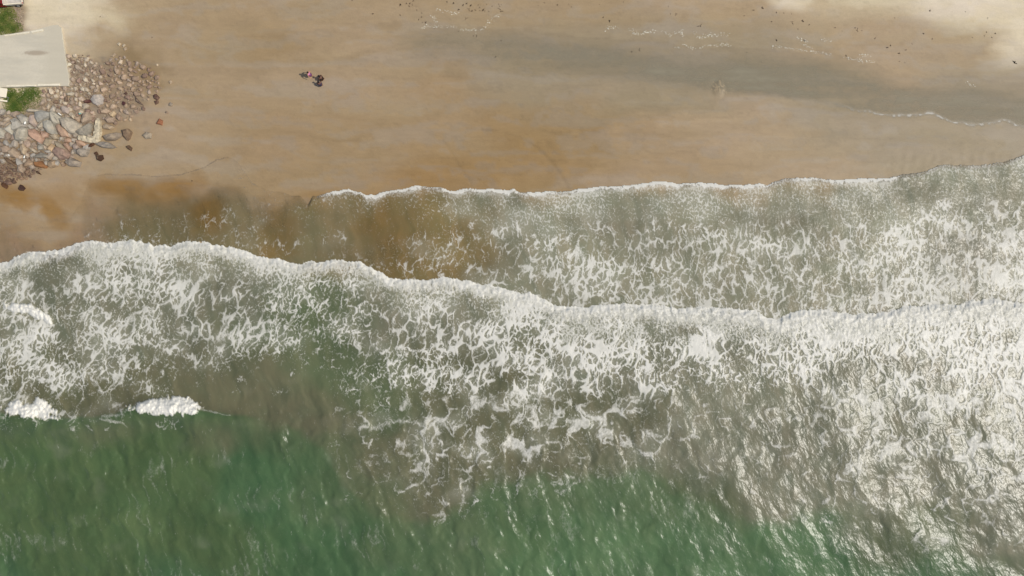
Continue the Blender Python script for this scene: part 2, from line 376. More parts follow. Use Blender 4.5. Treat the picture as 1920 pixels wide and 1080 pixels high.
def sand_fields(U, V):
    nb = fbm(U / 190.0, V / 60.0, 211, 3)
    nm = fbm(U / 42.0, V / 30.0, 221, 3)
    st = fbm(U / 120.0 + V / 500.0, V / 9.0, 231, 3)              # long wash lines along the shore
    rows = [[alb(SPAL[ch]) for ch in r] for r in SROWS]
    c = table(rows, 0, 120, 0, 80, U + 60 * nb + 20 * nm, V + 26 * nb + 10 * nm)
    # dry sand: drying patches with torn lower edges, and a dry fan spilling down
    dry = np.zeros_like(U)
    for (cu, cv, a, b, r) in ((1488, -6, 46, 30, 0), (1890, 12, 230, 40, 4), (1650, -20, 130, 34, 0), (70, 22, 150, 75, -25), (20, 190, 70, 40, 0)):
        dry = np.maximum(dry, sstep(1.30, 0.62, ell(U, V, cu, cv, a, b, r) + 0.20 * nm + 0.12 * st))
    dry = np.maximum(dry, 0.6 * sstep(9, 4, np.abs(U - 1612 + 3 * nm)) * sstep(22, 12, V))
    c = lerp(c, alb((214, 202, 176)), (dry * 0.68)[..., None])
    # wet margins of former wash lines
    wet = sstep(30, 80, V + 20 * nb + 50 * sstep(1400, 200, U) * sstep(200, 700, U)) * (1 - dry)
    for pts, amp in (([(760, 55), (900, 54), (1000, 60), (1100, 70), (1290, 88), (1450, 92), (1560, 100), (1640, 118), (1700, 146), (1800, 142), (1920, 158)], 0.10),
                     ([(640, 110), (720, 118), (800, 100), (880, 118), (960, 128)], 0.08), ([(480, 60), (620, 55), (700, 48), (780, 40)], 0.06),
                     ([(560, 135), (660, 100), (720, 90)], 0.06), ([(1000, 240), (1060, 250), (1200, 245), (1300, 262)], 0.08)):
        pv = poly(pts, U) + 5 * nm
        ok = sstep(pts[0][0] - 40, pts[0][0] + 60, U) * sstep(pts[-1][0] + 60, pts[-1][0] - 40, U)
        c = c * (1 - amp * ok * np.exp(-np.abs(V - pv) / 9.0) * (V > pv - 1))[..., None]
    # rust-yellow staining where the water seeps out
    c = lerp(c, alb((142, 104, 40)), (0.74 * stain_field(U, V))[..., None])
    moss = sstep(1.2, 0.3, ell(U, V, 262, 125, 60, 40, 35) + 0.3 * nm)
    c = lerp(c, alb((118, 98, 60)), (0.50 * moss)[..., None])
    # gritty soil under the rubble and round the grass
    grit = np.zeros_like(U)
    for (cu, cv, a, b, r) in ((90, 240, 125, 62, -8), (190, 165, 90, 62, 20), (20, 305, 70, 30, 0), (25, 40, 30, 40, 0)):
        grit = np.maximum(grit, sstep(1.20, 0.7, ell(U, V, cu, cv, a, b, r) + 0.25 * nm))
    c = lerp(c, alb((144, 127, 105)) * (1 + 0.25 * fbm(U / 5, V / 5, 260, 2))[..., None], (0.8 * grit)[..., None])
    # dark seep lines scoured in the wet sand
    dz = np.zeros_like(U)
    for pts, wd, k in (([(905, 243), (945, 247), (985, 262), (1010, 278), (1035, 303), (1052, 325), (1066, 352)], 3.2, 1.0), ([(830, 262), (848, 285), (862, 310), (886, 345)], 2.4, .7),
                       ([(1000, 238), (1040, 250), (1070, 249)], 3, .5), ([(1555, 262), (1590, 285), (1615, 300)], 5, .5)):
        p = np.array(pts, f32)
        d = np.full(U.shape, 1e3, f32)
        for i in range(len(p) - 1):
            q = p[i + 1] - p[i]
            t = np.clip(((U - p[i][0]) * q[0] + (V - p[i][1]) * q[1]) / (q @ q), 0, 1)
            d = np.minimum(d, np.hypot(U - p[i][0] - t * q[0], V - p[i][1] - t * q[1]))
        g = k * np.exp(-((d + 1.2 * nm) / wd) ** 2)
        c = c * (1 - 0.13 * g)[..., None]; dz -= 0.02 * g
    # the churned spot where something lies just under the draining sheet
    sp = ell(U, V, 1347, 168, 11, 15)
    dz += 0.16 * np.exp(-sp ** 2 * 1.2) * np.abs(gnoise(U / 6, V / 9, 300)) * 2 - 0.03 * np.exp(-((sp - 1.2) / .3) ** 2)
    # backwash ripples high on the right
    rp = sstep(1380, 1500, U) * sstep(262, 300, V)
    dz += rp * (0.012 * gnoise(U / 5 + V / 14, V / 12, 310) + 0.014 * np.sin((U + 6 * nm) / 2.9) * sstep(1640, 1700, U) * sstep(0.0, 0.3, gnoise(U / 40, V / 9, 320) + 0.15))
    wav = fbm(U / 170.0 + 0.5 * nm, V / 26.0 + 0.8 * nb, 241, 4)
    lap = gnoise(U / 210.0 + 0.3 * nm, (V + 20 * nb) / 34.0, 242)               # overlapping swash lobes, each with a darker rim
    lob = (lap * 3.0) % 1.0
    c = c * (1 + 0.04 * nb + 0.05 * nm + 0.025 * st + 0.07 * wav - 0.07 * np.exp(-lob / 0.10) + 0.03 * lob)[..., None]
    c = lerp(c, c.mean(-1, keepdims=True) * np.array([1.10, 1.0, 0.86], f32), (0.30 * sstep(-0.1, 0.5, wav))[..., None]) * np.array([0.94, 0.91, 0.86], f32)
    c[..., 2] *= 1 + 0.05 * nb
    z = sand_z(V) + 0.03 * nb + 0.012 * nm + 0.006 * st + dz
    return z, c, wet

FILM_TOP = [(690, 95), (760, 52), (900, 53), (1000, 60), (1100, 68), (1290, 88), (1450, 91), (1560, 100), (1640, 116), (1700, 146), (1800, 142), (1920, 158), (1990, 160)]
FILM_LOW = [(690, 100), (780, 118), (900, 128), (1000, 150), (1100, 156), (1250, 172), (1350, 182), (1450, 184), (1530, 196), (1640, 214), (1700, 222), (1740, 214), (1800, 234), (1840, 237), (1880, 229), (1920, 241), (1990, 246)]

def film_fields(U, V):
    nm = fbm(U / 42.0, V / 30.0, 221, 3); nf = gnoise(U / 9, V / 9, 401); nb = fbm(U / 150, V / 60, 402, 2)
    top = poly(FILM_TOP, U) + 6 * nm + 2 * nf; low = poly(FILM_LOW, U) + 4 * nm + 1.5 * nf
    d1 = V - top; d2 = low - V
    right = sstep(1000, 1600, U)
    soft = lerp(60, 7, right)
    a = sstep(0, 42, d1 + 10 * nm) * sstep(0, 1, d2 / soft) * sstep(690, 860, U)
    edge = right * np.exp(-((d2 - 3) / 2.6) ** 2) * sstep(1500, 1680, U) * (0.5 + 0.5 * sstep(-.2, .3, nf))
    al = np.clip(a * (0.46 + 0.30 * nb + 0.20 * fbm(U / 130 + nm, V / 14, 403, 3)), 0, 0.9)
    return np.minimum(d1, d2), al, edge
# ---NUMPY END---
if not bpy:
    raise SystemExit

# ------------------------------------------------------------------ mesh and material helpers
def P(u, v, z=0.0):
    k = (1 - z / CAM_H) / PXM
    return ((u - 960.0) * k, (540.0 - v) * k, z)

def tag(o, label=None, cat=None, group=None, kind=None):
    if label: o['label'] = label
    if cat: o['category'] = cat
    if group: o['group'] = group
    if kind: o['kind'] = kind
    return o

def link(name, mesh, mat=None, parent=None):
    o = bpy.data.objects.new(name, mesh)
    col.objects.link(o)
    if mat and not mesh.materials: mesh.materials.append(mat)
    if parent: o.parent = parent
    return o

def empty(name, loc, rz=0.0):
    o = bpy.data.objects.new(name, None)
    o.empty_display_size = 0.3
    o.location = loc; o.rotation_euler = (0, 0, rz)
    col.objects.link(o)
    return o

def mesh_from(name, verts, faces, smooth=False):
    m = bpy.data.meshes.new(name)
    m.from_pydata([tuple(map(float, v)) for v in verts], [], faces)
    m.update()
    if smooth: m.polygons.foreach_set('use_smooth', [True] * len(m.polygons))
    return m

def grid_mesh(name, U, V, Z, attrs, keep=None):
    h, w = U.shape
    k = (1 - Z / CAM_H) / PXM
    co = np.stack([(U - 960.0) * k, (540.0 - V) * k, Z], -1).reshape(-1, 3).astype(f32)
    idx = np.arange(h * w).reshape(h, w)
    q = np.stack([idx[:-1, :-1], idx[1:, :-1], idx[1:, 1:], idx[:-1, 1:]], -1).reshape(-1, 4)
    if keep is not None:
        kq = keep.reshape(-1)[q].any(1)
        q = q[kq]
        used = np.zeros(h * w, bool); used[q.ravel()] = True
        remap = np.cumsum(used) - 1
        q = remap[q]; co = co[used]
    m = bpy.data.meshes.new(name)
    m.vertices.add(len(co)); m.vertices.foreach_set('co', co.ravel())
    m.loops.add(q.size); m.loops.foreach_set('vertex_index', q.ravel().astype(np.int32))
    m.polygons.add(len(q)); m.polygons.foreach_set('loop_start', (np.arange(len(q)) * 4).astype(np.int32))
    m.update(calc_edges=True)
    m.polygons.foreach_set('use_smooth', np.ones(len(q), bool))
    for an, arr in attrs.items():
        at = m.color_attributes.new(an, 'FLOAT_COLOR', 'POINT')
        a = np.ascontiguousarray(arr.reshape(-1, 4), f32)
        if keep is not None: a = a[used]
        at.data.foreach_set('color', a.ravel())
    m.validate()
    return m

class NT:
    """a short way to write shader node trees"""
    def __init__(s, name):
        s.mat = bpy.data.materials.new(name); s.mat.use_nodes = True
        s.t = s.mat.node_tree; s.b = s.t.nodes['Principled BSDF']
    def n(s, typ, **kw):
        x = s.t.nodes.new(typ)
        for k, v in kw.items():
            if k.startswith('i_'): x.inputs[k[2:].replace('_', ' ')].default_value = v
            else: setattr(x, k, v)
        return x
    def l(s, a, b): s.t.links.new(a, b)
    def put(s, sock, v):
        if hasattr(v, 'links'): s.l(v, sock)
        else: sock.default_value = v
    def math(s, op, a, b=0.0, c=0.0, clamp=False):
        x = s.n('ShaderNodeMath', operation=op, use_clamp=clamp)
        for i, v in enumerate((a, b, c)): s.put(x.inputs[i], v)
        return x.outputs[0]
    def mapr(s, v, a, b, c, d):
        x = s.n('ShaderNodeMapRange', interpolation_type='SMOOTHSTEP')
        for i, q in enumerate((v, a, b, c, d)): s.put(x.inputs[i], q)
        return x.outputs[0]
    def mix(s, f, a, b, blend='MIX'):
        x = s.n('ShaderNodeMix', data_type='RGBA', blend_type=blend)
        s.put(x.inputs[0], f); s.put(x.inputs[6], a); s.put(x.inputs[7], b)
        return x.outputs[2]
    def noise(s, scale, vec=None, detail=3.0, rough=0.55, out='Fac'):
        x = s.n('ShaderNodeTexNoise'); x.inputs['Scale'].default_value = scale
        x.inputs['Detail'].default_value = detail; x.inputs['Roughness'].default_value = rough
        if vec is not None: s.l(vec, x.inputs['Vector'])
        return x.outputs[out]
    def pos(s, scale=(1, 1, 1), rot=0.0, obj=False):
        src = s.n('ShaderNodeTexCoord').outputs['Object'] if obj else s.n('ShaderNodeNewGeometry').outputs['Position']
        if rot:
            r = s.n('ShaderNodeMapping'); s.l(src, r.inputs[0]); r.inputs['Rotation'].default_value = (0, 0, rot); src = r.outputs[0]
        m = s.n('ShaderNodeMapping'); s.l(src, m.inputs[0])
        m.inputs['Scale'].default_value = scale
        return m.outputs[0]
    def attr(s, name):
        x = s.n('ShaderNodeAttribute', attribute_name=name)
        sp = s.n('ShaderNodeSeparateColor'); s.l(x.outputs['Color'], sp.inputs[0])
        return x.outputs['Color'], x.outputs['Alpha'], sp.outputs
    def bump(s, h, strength, dist, normal=None):
        x = s.n('ShaderNodeBump'); x.inputs['Strength'].default_value = strength; x.inputs['Distance'].default_value = dist
        s.l(h, x.inputs['Height'])
        if normal is not None: s.l(normal, x.inputs['Normal'])
        return x.outputs[0]
    def set(s, **kw):
        for k, v in kw.items(): s.put(s.b.inputs[k.replace('_', ' ')], v)
        return s.mat

def c4(c): return (*[float(x) for x in alb(c)], 1.0)

def mat_sand():
    t = NT('beach_sand')
    colr, wet, _ = t.attr('sand_colour')
    n1 = t.noise(9.0, t.pos(), 4, 0.6); n2 = t.noise(1.6, t.pos((0.6, 2.2, 1)), 4, 0.6)
    k = t.math('ADD', t.mapr(n1, 0.25, 0.75, 0.94, 1.06), t.mapr(n2, 0.2, 0.8, -0.035, 0.035))
    k = t.math('ADD', k, t.mapr(t.noise(22.0, t.pos(), 2, 0.7), 0.2, 0.8, -0.05, 0.05))
    pit = t.mapr(t.noise(1.1, t.pos((1, 1.5, 1)), 2, 0.5), 0.50, 0.62, 0, 1)
    k = t.math('SUBTRACT', k, t.math('MULTIPLY', pit, t.mapr(t.noise(5.5, t.pos(), 2, 0.6), 0.60, 0.70, 0, 0.07)))
    rgb = t.n('ShaderNodeCombineColor'); [t.l(k, rgb.inputs[i]) for i in range(3)]
    base = t.mix(1.0, colr, rgb.outputs[0], 'MULTIPLY')
    rough = t.math('ADD', t.mapr(wet, 0, 1, 0.9, 0.50), t.mapr(n2, 0.2, 0.8, -0.05, 0.05))
    spec = t.mapr(wet, 0, 1, 0.15, 0.30)
    nb = t.bump(t.noise(3.5, t.pos((0.7, 1.6, 1)), 5, 0.65), 0.35, 0.03)
    return t.set(Base_Color=base, Roughness=rough, Specular_IOR_Level=spec, Normal=nb)

def mat_water():
    t = NT('surf_water')
    colr, alpha, _ = t.attr('water_colour')
    _, _, f = t.attr('water_foam')
    pot, fop = f[0], f[1]
    fine = t.noise(7.0, t.pos((1, 0.6, 1), 0.2), 3, 0.6)
    p2 = t.math('ADD', t.math('SUBTRACT', pot, 1.0), t.mapr(fine, 0.2, 0.8, -0.12, 0.12))
    foam = t.math('MULTIPLY', t.mapr(p2, -0.10, 0.24, 0, 1), fop)
    fc = t.mix(t.noise(2.2, t.pos(), 3, 0.6), (0.80, 0.765, 0.67, 1), (0.73, 0.715, 0.64, 1))
    base = t.mix(foam, colr, fc)
    al = t.math('MAXIMUM', alpha, foam)
    # the sunlit body of the water scatters evenly; only its mirror skin follows the fine ripples
    r1 = t.noise(0.62, t.pos((1.0, 0.50, 1), -0.45), 3, 0.55)
    r2 = t.noise(2.4, t.pos((1.0, 0.55, 1), -0.6), 3, 0.6)
    r3 = t.noise(6.5, t.pos((1.0, 0.7, 1), -0.2), 2, 0.5)
    nb = t.bump(r1, 0.62, 0.36)
    nb = t.bump(r2, 0.50, 0.09, nb)
    nb = t.bump(r3, 0.40, 0.025, nb)
    fb = t.bump(t.math('ADD', t.math('MULTIPLY', foam, 0.8), t.math('MULTIPLY', t.noise(11.0, t.pos(), 3, 0.6), foam)), 0.25, 0.05)
    t.set(Base_Color=base, Roughness=0.8, Alpha=al, Specular_IOR_Level=0.0, Normal=fb)
    gl = t.n('ShaderNodeBsdfGlossy'); t.l(nb, gl.inputs['Normal']); t.put(gl.inputs['Roughness'], t.mapr(foam, 0, 0.8, 0.29, 0.38))
    fr = t.n('ShaderNodeFresnel'); fr.inputs['IOR'].default_value = 1.36; t.l(nb, fr.inputs['Normal'])
    mx = t.n('ShaderNodeMixShader'); t.l(t.math('MULTIPLY', t.math('MULTIPLY', fr.outputs[0], t.mapr(foam, 0, 0.9, 1.0, 0.75)), t.mapr(al, 0.0, 0.45, 0, 1)), mx.inputs[0])
    t.l(t.b.outputs[0], mx.inputs[1]); t.l(gl.outputs[0], mx.inputs[2])
    t.l(mx.outputs[0], t.t.nodes['Material Output'].inputs['Surface'])
    return t.mat

def mat_film():
    t = NT('draining_water_film')
    _, _, f = t.attr('film')
    base = t.mix(f[1], c4((148, 140, 118)), (0.66, 0.63, 0.55, 1))
    al = t.math('MAXIMUM', f[0], t.math('MULTIPLY', f[1], 0.85))
    nb = t.bump(t.noise(1.6, t.pos((0.5, 1.6, 1)), 4, 0.6), 0.25, 0.05)
    return t.set(Base_Color=base, Roughness=0.28, Alpha=al, IOR=1.333, Normal=nb)

def mat_plain(name, c, rough=0.8, var=0.12, scale=6.0, bump=0.3, dist=0.03, spec=0.3, metal=0.0):
    t = NT(name)
    n = t.noise(scale, t.pos(), 4, 0.6)
    a = np.array(alb(c))
    base = t.mix(t.mapr(n, 0.25, 0.75, 0, 1), (*[float(x) for x in a * (1 - var)], 1), (*[float(x) for x in np.minimum(a * (1 + var), 0.95)], 1))
    return t.set(Base_Color=base, Roughness=rough, Specular_IOR_Level=spec, Metallic=metal, Normal=t.bump(n, bump, dist))

def mat_rock(name, wetness=0.0):
    """colour of each stone comes from its own object colour; grain, veins and lichen are procedural"""
    t = NT(name)
    oc = t.n('ShaderNodeObjectInfo').outputs['Color']
    n1 = t.noise(2.2, t.pos(), 5, 0.65); n2 = t.noise(11.0, t.pos(), 4, 0.6)
    k = t.math('ADD', t.mapr(n1, 0.25, 0.75, 0.78, 1.20), t.mapr(n2, 0.2, 0.8, -0.14, 0.14))
    rgb = t.n('ShaderNodeCombineColor'); [t.l(k, rgb.inputs[i]) for i in range(3)]
    base = t.mix(1.0, oc, rgb.outputs[0], 'MULTIPLY')
    base = t.mix(t.mapr(t.noise(1.1, t.pos(), 3, 0.6), 0.52, 0.7, 0, 0.30), base, c4((172, 152, 122)))
    nb = t.bump(t.math('ADD', n2, t.math('MULTIPLY', n1, 2.0)), 0.55, 0.06)
    return t.set(Base_Color=base, Roughness=0.85, Specular_IOR_Level=0.25, Normal=nb)

# ------------------------------------------------------------------ the setting: beach and water
gu = axis(-60, 1980, 4.0, -3200, 5100); gv = axis(-60, 600, 4.0, -2400, 3600)
U, V = np.meshgrid(gu, gv)
z, c, wet = sand_fields(U, V)
SAND = tag(link('beach_sand', grid_mesh('beach_sand', U, V, z.astype(f32), {'sand_colour': np.concatenate([c, wet[..., None]], -1)}), mat_sand()), kind='structure')

def ground(u, v):
    zz, _, _ = sand_fields(np.array([[u]], f32), np.array([[v]], f32))
    return float(zz[0, 0])

gu = axis(-45, 1965, 1.5, -3200, 5100); gv = axis(276, 1125, 1.5, 270, 3600)
U, V = np.meshgrid(gu, gv)
z, c, al, pot, fop = water_fields(U, V)
zero = np.zeros_like(U)
WATER = tag(link('sea_water', grid_mesh('sea_water', U, V, z.astype(f32),
            {'water_colour': np.concatenate([np.clip(c, 0, 1), al[..., None]], -1), 'water_foam': np.stack([np.clip(pot, -1, 1) + 1, fop, zero, zero], -1)},
            keep=z > sand_z(V) - 0.05), mat_water()), kind='structure')

gu = axis(680, 1990, 2.5, 678, 2400, 6); gv = np.arange(40, 262, 2.5, dtype=f32)
U, V = np.meshgrid(gu, gv)
d, al, edge = film_fields(U, V)
zf, _, _ = sand_fields(U, V)
tag(link('wet_sheet_water', grid_mesh('wet_sheet_water', U, V, (zf + 0.008).astype(f32), {'film': np.stack([al, edge, al, al], -1)}, keep=(al > 0.004) | (edge > 0.02)), mat_film()), kind='structure')

# ------------------------------------------------------------------ concrete boat ramp with its kerbs
def slab(name, pts, z0, z1, mat, parent=None, jig=0.0, bevel=0.03, seed=1):
    """a poured slab: plan outline in photo pixels, chamfered upper edge, underside in the ground"""
    rnd = random.Random(seed)
    pl = []
    for i in range(len(pts)):                                   # extra points so that the edge can wander
        a, b = pts[i], pts[(i + 1) % len(pts)]
        n = max(1, int(math.hypot(b[0] - a[0], b[1] - a[1]) / 6)) if jig else 1
        for k in range(n):
            pl.append((a[0] + (b[0] - a[0]) * k / n + rnd.uniform(-jig, jig), a[1] + (b[1] - a[1]) * k / n + rnd.uniform(-jig, jig)))
    W = [P(u, v, z1) for u, v in pl]
    cx = sum(w[0] for w in W) / len(W); cy = sum(w[1] for w in W) / len(W)
    def ins(w, d):
        L = math.hypot(w[0] - cx, w[1] - cy) or 1
        return (w[0] - (w[0] - cx) / L * d, w[1] - (w[1] - cy) / L * d)
    n = len(W); vs = []
    for d, zz in ((0, z0), (0, z1 - bevel), (bevel, z1)):
        vs += [(*ins(w, d), zz) for w in W]
    fs = [[r * n + i, r * n + (i + 1) % n, (r + 1) * n + (i + 1) % n, (r + 1) * n + i] for r in range(2) for i in range(n)]
    fs.append(list(range(2 * n, 3 * n)))
    if sum(pl[i][0] * pl[(i + 1) % n][1] - pl[(i + 1) % n][0] * pl[i][1] for i in range(n)) > 0:
        fs = [f[::-1] for f in fs]
    return link(name, mesh_from(name, vs, fs), mat, parent)

def mat_concrete():
    t = NT('worn_concrete')
    n1 = t.noise(0.5, t.pos((0.35, 1.3, 1)), 5, 0.6); n2 = t.noise(4.0, t.pos(), 5, 0.65)
    base = t.mix(t.mapr(n1, 0.3, 0.7, 0, 1), c4((205, 196, 175)), c4((187, 180, 162)))
    base = t.mix(t.mapr(n2, 0.3, 0.8, 0, 0.35), base, c4((184, 171, 146)))
    # grey damp band at the seaward end and one long tyre-worn stain
    sp = t.n('ShaderNodeSeparateXYZ'); t.l(t.n('ShaderNodeNewGeometry').outputs['Position'], sp.inputs[0])
    x, y = sp.outputs[0], sp.outputs[1]
    xx = t.math('ADD', x, t.mapr(n2, 0.2, 0.8, -0.5, 0.5))
    base = t.mix(t.mapr(xx, P(74, 0)[0], P(112, 0)[0], 0, 0.7), base, c4((188, 179, 158)))
    sx, sy = P(68, 100, 0.85)[:2]
    dx = t.math('MULTIPLY', t.math('SUBTRACT', xx, sx), 0.62); dy = t.math('MULTIPLY', t.math('SUBTRACT', y, sy), 3.0)
    dd = t.math('SQRT', t.math('ADD', t.math('MULTIPLY', dx, dx), t.math('MULTIPLY', dy, dy)))
    base = t.mix(t.mapr(dd, 0.5, 1.25, 0.6, 0), base, c4((142, 124, 104)))
    return t.set(Base_Color=base, Roughness=0.88, Specular_IOR_Level=0.25, Normal=t.bump(n2, 0.25, 0.02))

M_CONC = mat_concrete()
M_KERB = mat_plain('kerb_limewash', (224, 214, 190), 0.85, 0.10, 5.0)
M_PALE = mat_plain('cream_panel', (238, 226, 200), 0.6, 0.04, 3.0, 0.1)
RAMP_Z = 0.98
ramp = slab('concrete_ramp', [(-260, 92), (0, 66), (60, 57), (98, 47), (108, 46), (115, 52), (119, 80), (124, 115), (130, 152), (128, 161), (60, 162), (0, 164), (-260, 166)], 0.3, RAMP_Z, M_CONC, None, 0.35)
tag(ramp, kind='structure')
slab('kerb', [(70, 157.5), (111, 156.8), (111, 160.4), (70, 161)], RAMP_Z - 0.05, RAMP_Z + 0.12, M_KERB, ramp, 0.15, 0.02, 2)
slab('kerb', [(12, 160), (66, 158.6), (66, 161.4), (12, 162.6)], RAMP_Z - 0.05, RAMP_Z + 0.09, M_KERB, ramp, 0.3, 0.02, 3)
slab('kerb', [(58, 58.5), (79, 54.5), (80, 57.5), (59, 61.5)], RAMP_Z - 0.05, RAMP_Z + 0.12, M_KERB, ramp, 0.15, 0.02, 4)
slab('kerb', [(8, 65.5), (54, 59.8), (54, 61.8), (8, 67.5)], RAMP_Z - 0.05, RAMP_Z + 0.08, M_KERB, ramp, 0.3, 0.02, 5)

# ------------------------------------------------------------------ grass tufts: uncountable, one object a patch
def mat_grass():
    t = NT('beach_grass')
    ri = t.n('ShaderNodeAttribute', attribute_name='blade').outputs['Fac']
    base = t.mix(ri, (0.055, 0.105, 0.014, 1), (0.22, 0.22, 0.06, 1))
    return t.set(Base_Color=base, Roughness=0.65, Specular_IOR_Level=0.2)
M_GRASS = mat_grass()

def grass(label, ells, n, seed, hue):
    rnd = random.Random(seed)
    vs, fs, tint = [], [], []
    for _ in range(n):
        cu, cv, a, b, dens = ells[min(int(rnd.random() * len(ells)), len(ells) - 1)]
        r = rnd.random() ** 0.8 * 1.12; th = rnd.uniform(0, 2 * math.pi)
        u, v = cu + a * r * math.cos(th), cv + b * r * math.sin(th)
        if 53 < v < 160.5 and v > 67 - u * 0.16 + 1: continue
        zz = GZ(u, v)
        x, y, _ = P(u, v, zz)
        h = rnd.uniform(0.06, 0.20) * (1.1 - 0.5 * r); w = rnd.uniform(0.02, 0.045)
        d = rnd.uniform(0, 2 * math.pi); ln = rnd.uniform(0.08, 0.30)
        cx, cy = math.cos(d), math.sin(d)
        k = len(vs)
        vs += [(x - cy * w, y + cx * w, zz - 0.03), (x + cy * w, y - cx * w, zz - 0.03),
               (x + cx * ln * 0.4 + cy * w * .8, y + cy * ln * 0.4 - cx * w * .8, zz + h * 0.7), (x + cx * ln * 0.4 - cy * w * .8, y + cy * ln * 0.4 + cx * w * .8, zz + h * 0.7),
               (x + cx * ln, y + cy * ln, zz + h)]
        fs += [[k, k + 1, k + 2, k + 3], [k + 3, k + 2, k + 4]]
        q = min(1, max(0, hue + rnd.uniform(-.3, .3) + 0.5 * (r - 0.5) + 0.3 * math.sin(u * 0.3) * math.cos(v * 0.27)))
        tint += [q] * 5
    m = mesh_from('grass', vs, fs)
    at = m.attributes.new('blade', 'FLOAT', 'POINT'); at.data.foreach_set('value', tint)
    return tag(link('grass', m, M_GRASS), label, 'grass', None, 'stuff')

_gc = {}
def GZ(u, v):
    k = (round(u / 6), round(v / 6))
    if k not in _gc: _gc[k] = ground(k[0] * 6, k[1] * 6)
    return _gc[k]

grass('green grass patch below the ramp, between the white table and the rocks', [(44, 186, 34, 22, 1), (30, 196, 22, 20, 1), (58, 176, 20, 15, 1), (28, 204, 14, 13, 1), (20, 180, 12, 14, 1)], 5200, 3, 0.22)
grass('olive grass patch at the left edge between the vehicle and the ramp', [(8, 40, 26, 26, 1), (10, 28, 20, 16, 1), (2, 52, 26, 14, 1), (24, 52, 18, 10, 1), (-14, 40, 22, 30, 1)], 5200, 4, 0.42)

# ------------------------------------------------------------------ boulders and stones
M_ROCK = mat_rock('weathered_stone')
ZONES = {3: (70, 160, 7.717), 4: (0, 200, 7.2), 8: (170, 60, 4.154), 5: (120, 80, 9.82), 9: (0, 160, 5.144), 1: (0, 0, 2.842)}

def rock_mesh(pts, h, seed, soft=0.0, sink=0.35):
    """a broken block: foot ring in the ground, girdle on the outline, a tilted and broken upper face"""
    rnd = random.Random(seed)
    n = len(pts)
    cx = sum(p[0] for p in pts) / n; cy = sum(p[1] for p in pts) / n
    tx, ty = rnd.uniform(-.28, .28), rnd.uniform(-.28, .28)
    R = max(math.hypot(p[0] - cx, p[1] - cy) for p in pts)
    vs = []
    def ring(sc, z, jit, dx=0, dy=0, tilt=0.0):
        for p in pts:
            x = (p[0] - cx) * sc * (1 + rnd.uniform(-jit, jit)) + dx; y = (p[1] - cy) * sc * (1 + rnd.uniform(-jit, jit)) + dy
            vs.append((x, y, z * (1 + rnd.uniform(-.12, .12)) + tilt * (x * tx + y * ty)))
    dx, dy = rnd.uniform(-.10, .10) * R, rnd.uniform(-.10, .10) * R
    ring(1.02, -sink * h - 0.05, 0.02)
    ring(1.0, h * 0.30, 0.02, tilt=0.5)
    ring(0.88, h * 0.72, 0.06, dx * .4, dy * .4, 1.0)
    ring(0.55, h * 0.98, 0.14, dx, dy, 1.2)
    vs.append((dx * 1.5, dy * 1.5, h * rnd.uniform(1.0, 1.12)))
    fs = []
    for r in range(3):
        for i in range(n):
            a, b = r * n + i, r * n + (i + 1) % n
            if rnd.random() < 0.5: fs += [[a, b, b + n], [a, b + n, a + n]]
            else: fs += [[a, b, a + n], [b, b + n, a + n]]
    fs += [[3 * n + i, 3 * n + (i + 1) % n, 4 * n] for i in range(n)]
    area = sum(pts[i][0] * pts[(i + 1) % n][1] - pts[(i + 1) % n][0] * pts[i][1] for i in range(n))
    if area < 0: fs = [f[::-1] for f in fs]
    return mesh_from('boulder', vs, fs), cx, cy, R

BOX = []
def boulder(name, zone, pts, colour, label, hk=0.55, group=None, cat='boulder', lift=0.0):
    ou, ov, sc = ZONES[zone]
    px = [(ou + a / sc, ov + b / sc) for a, b in pts]
    cu = sum(p[0] for p in px) / len(px); cv = sum(p[1] for p in px) / len(px)
    g = ground(cu, cv)
    rad = max(math.hypot(p[0] - cu, p[1] - cv) for p in px)
    area = abs(sum(px[i][0] * px[(i + 1) % len(px)][1] - px[(i + 1) % len(px)][0] * px[i][1] for i in range(len(px)))) / 2
    h = hk * math.sqrt(area / math.pi) * 2 / PXM * 0.75
    W = [P(cu + (u - cu) * 1.08, cv + (v - cv) * 1.08, g + lift + 0.3 * h)[:2] for u, v in px]
    m, cx, cy, R = rock_mesh(W, h, int(cu * 37 + cv * 101))
    o = link(name, m, M_ROCK)
    o.location = (cx, cy, g + lift)
    o.color = c4([lerp(q, w, 0.38) for q, w in zip(colour, (172, 161, 143))] if sum(colour) > 300 else colour)
    BOX.append((cu, cv, rad * 0.80, px))
    return tag(o, label, cat, group)

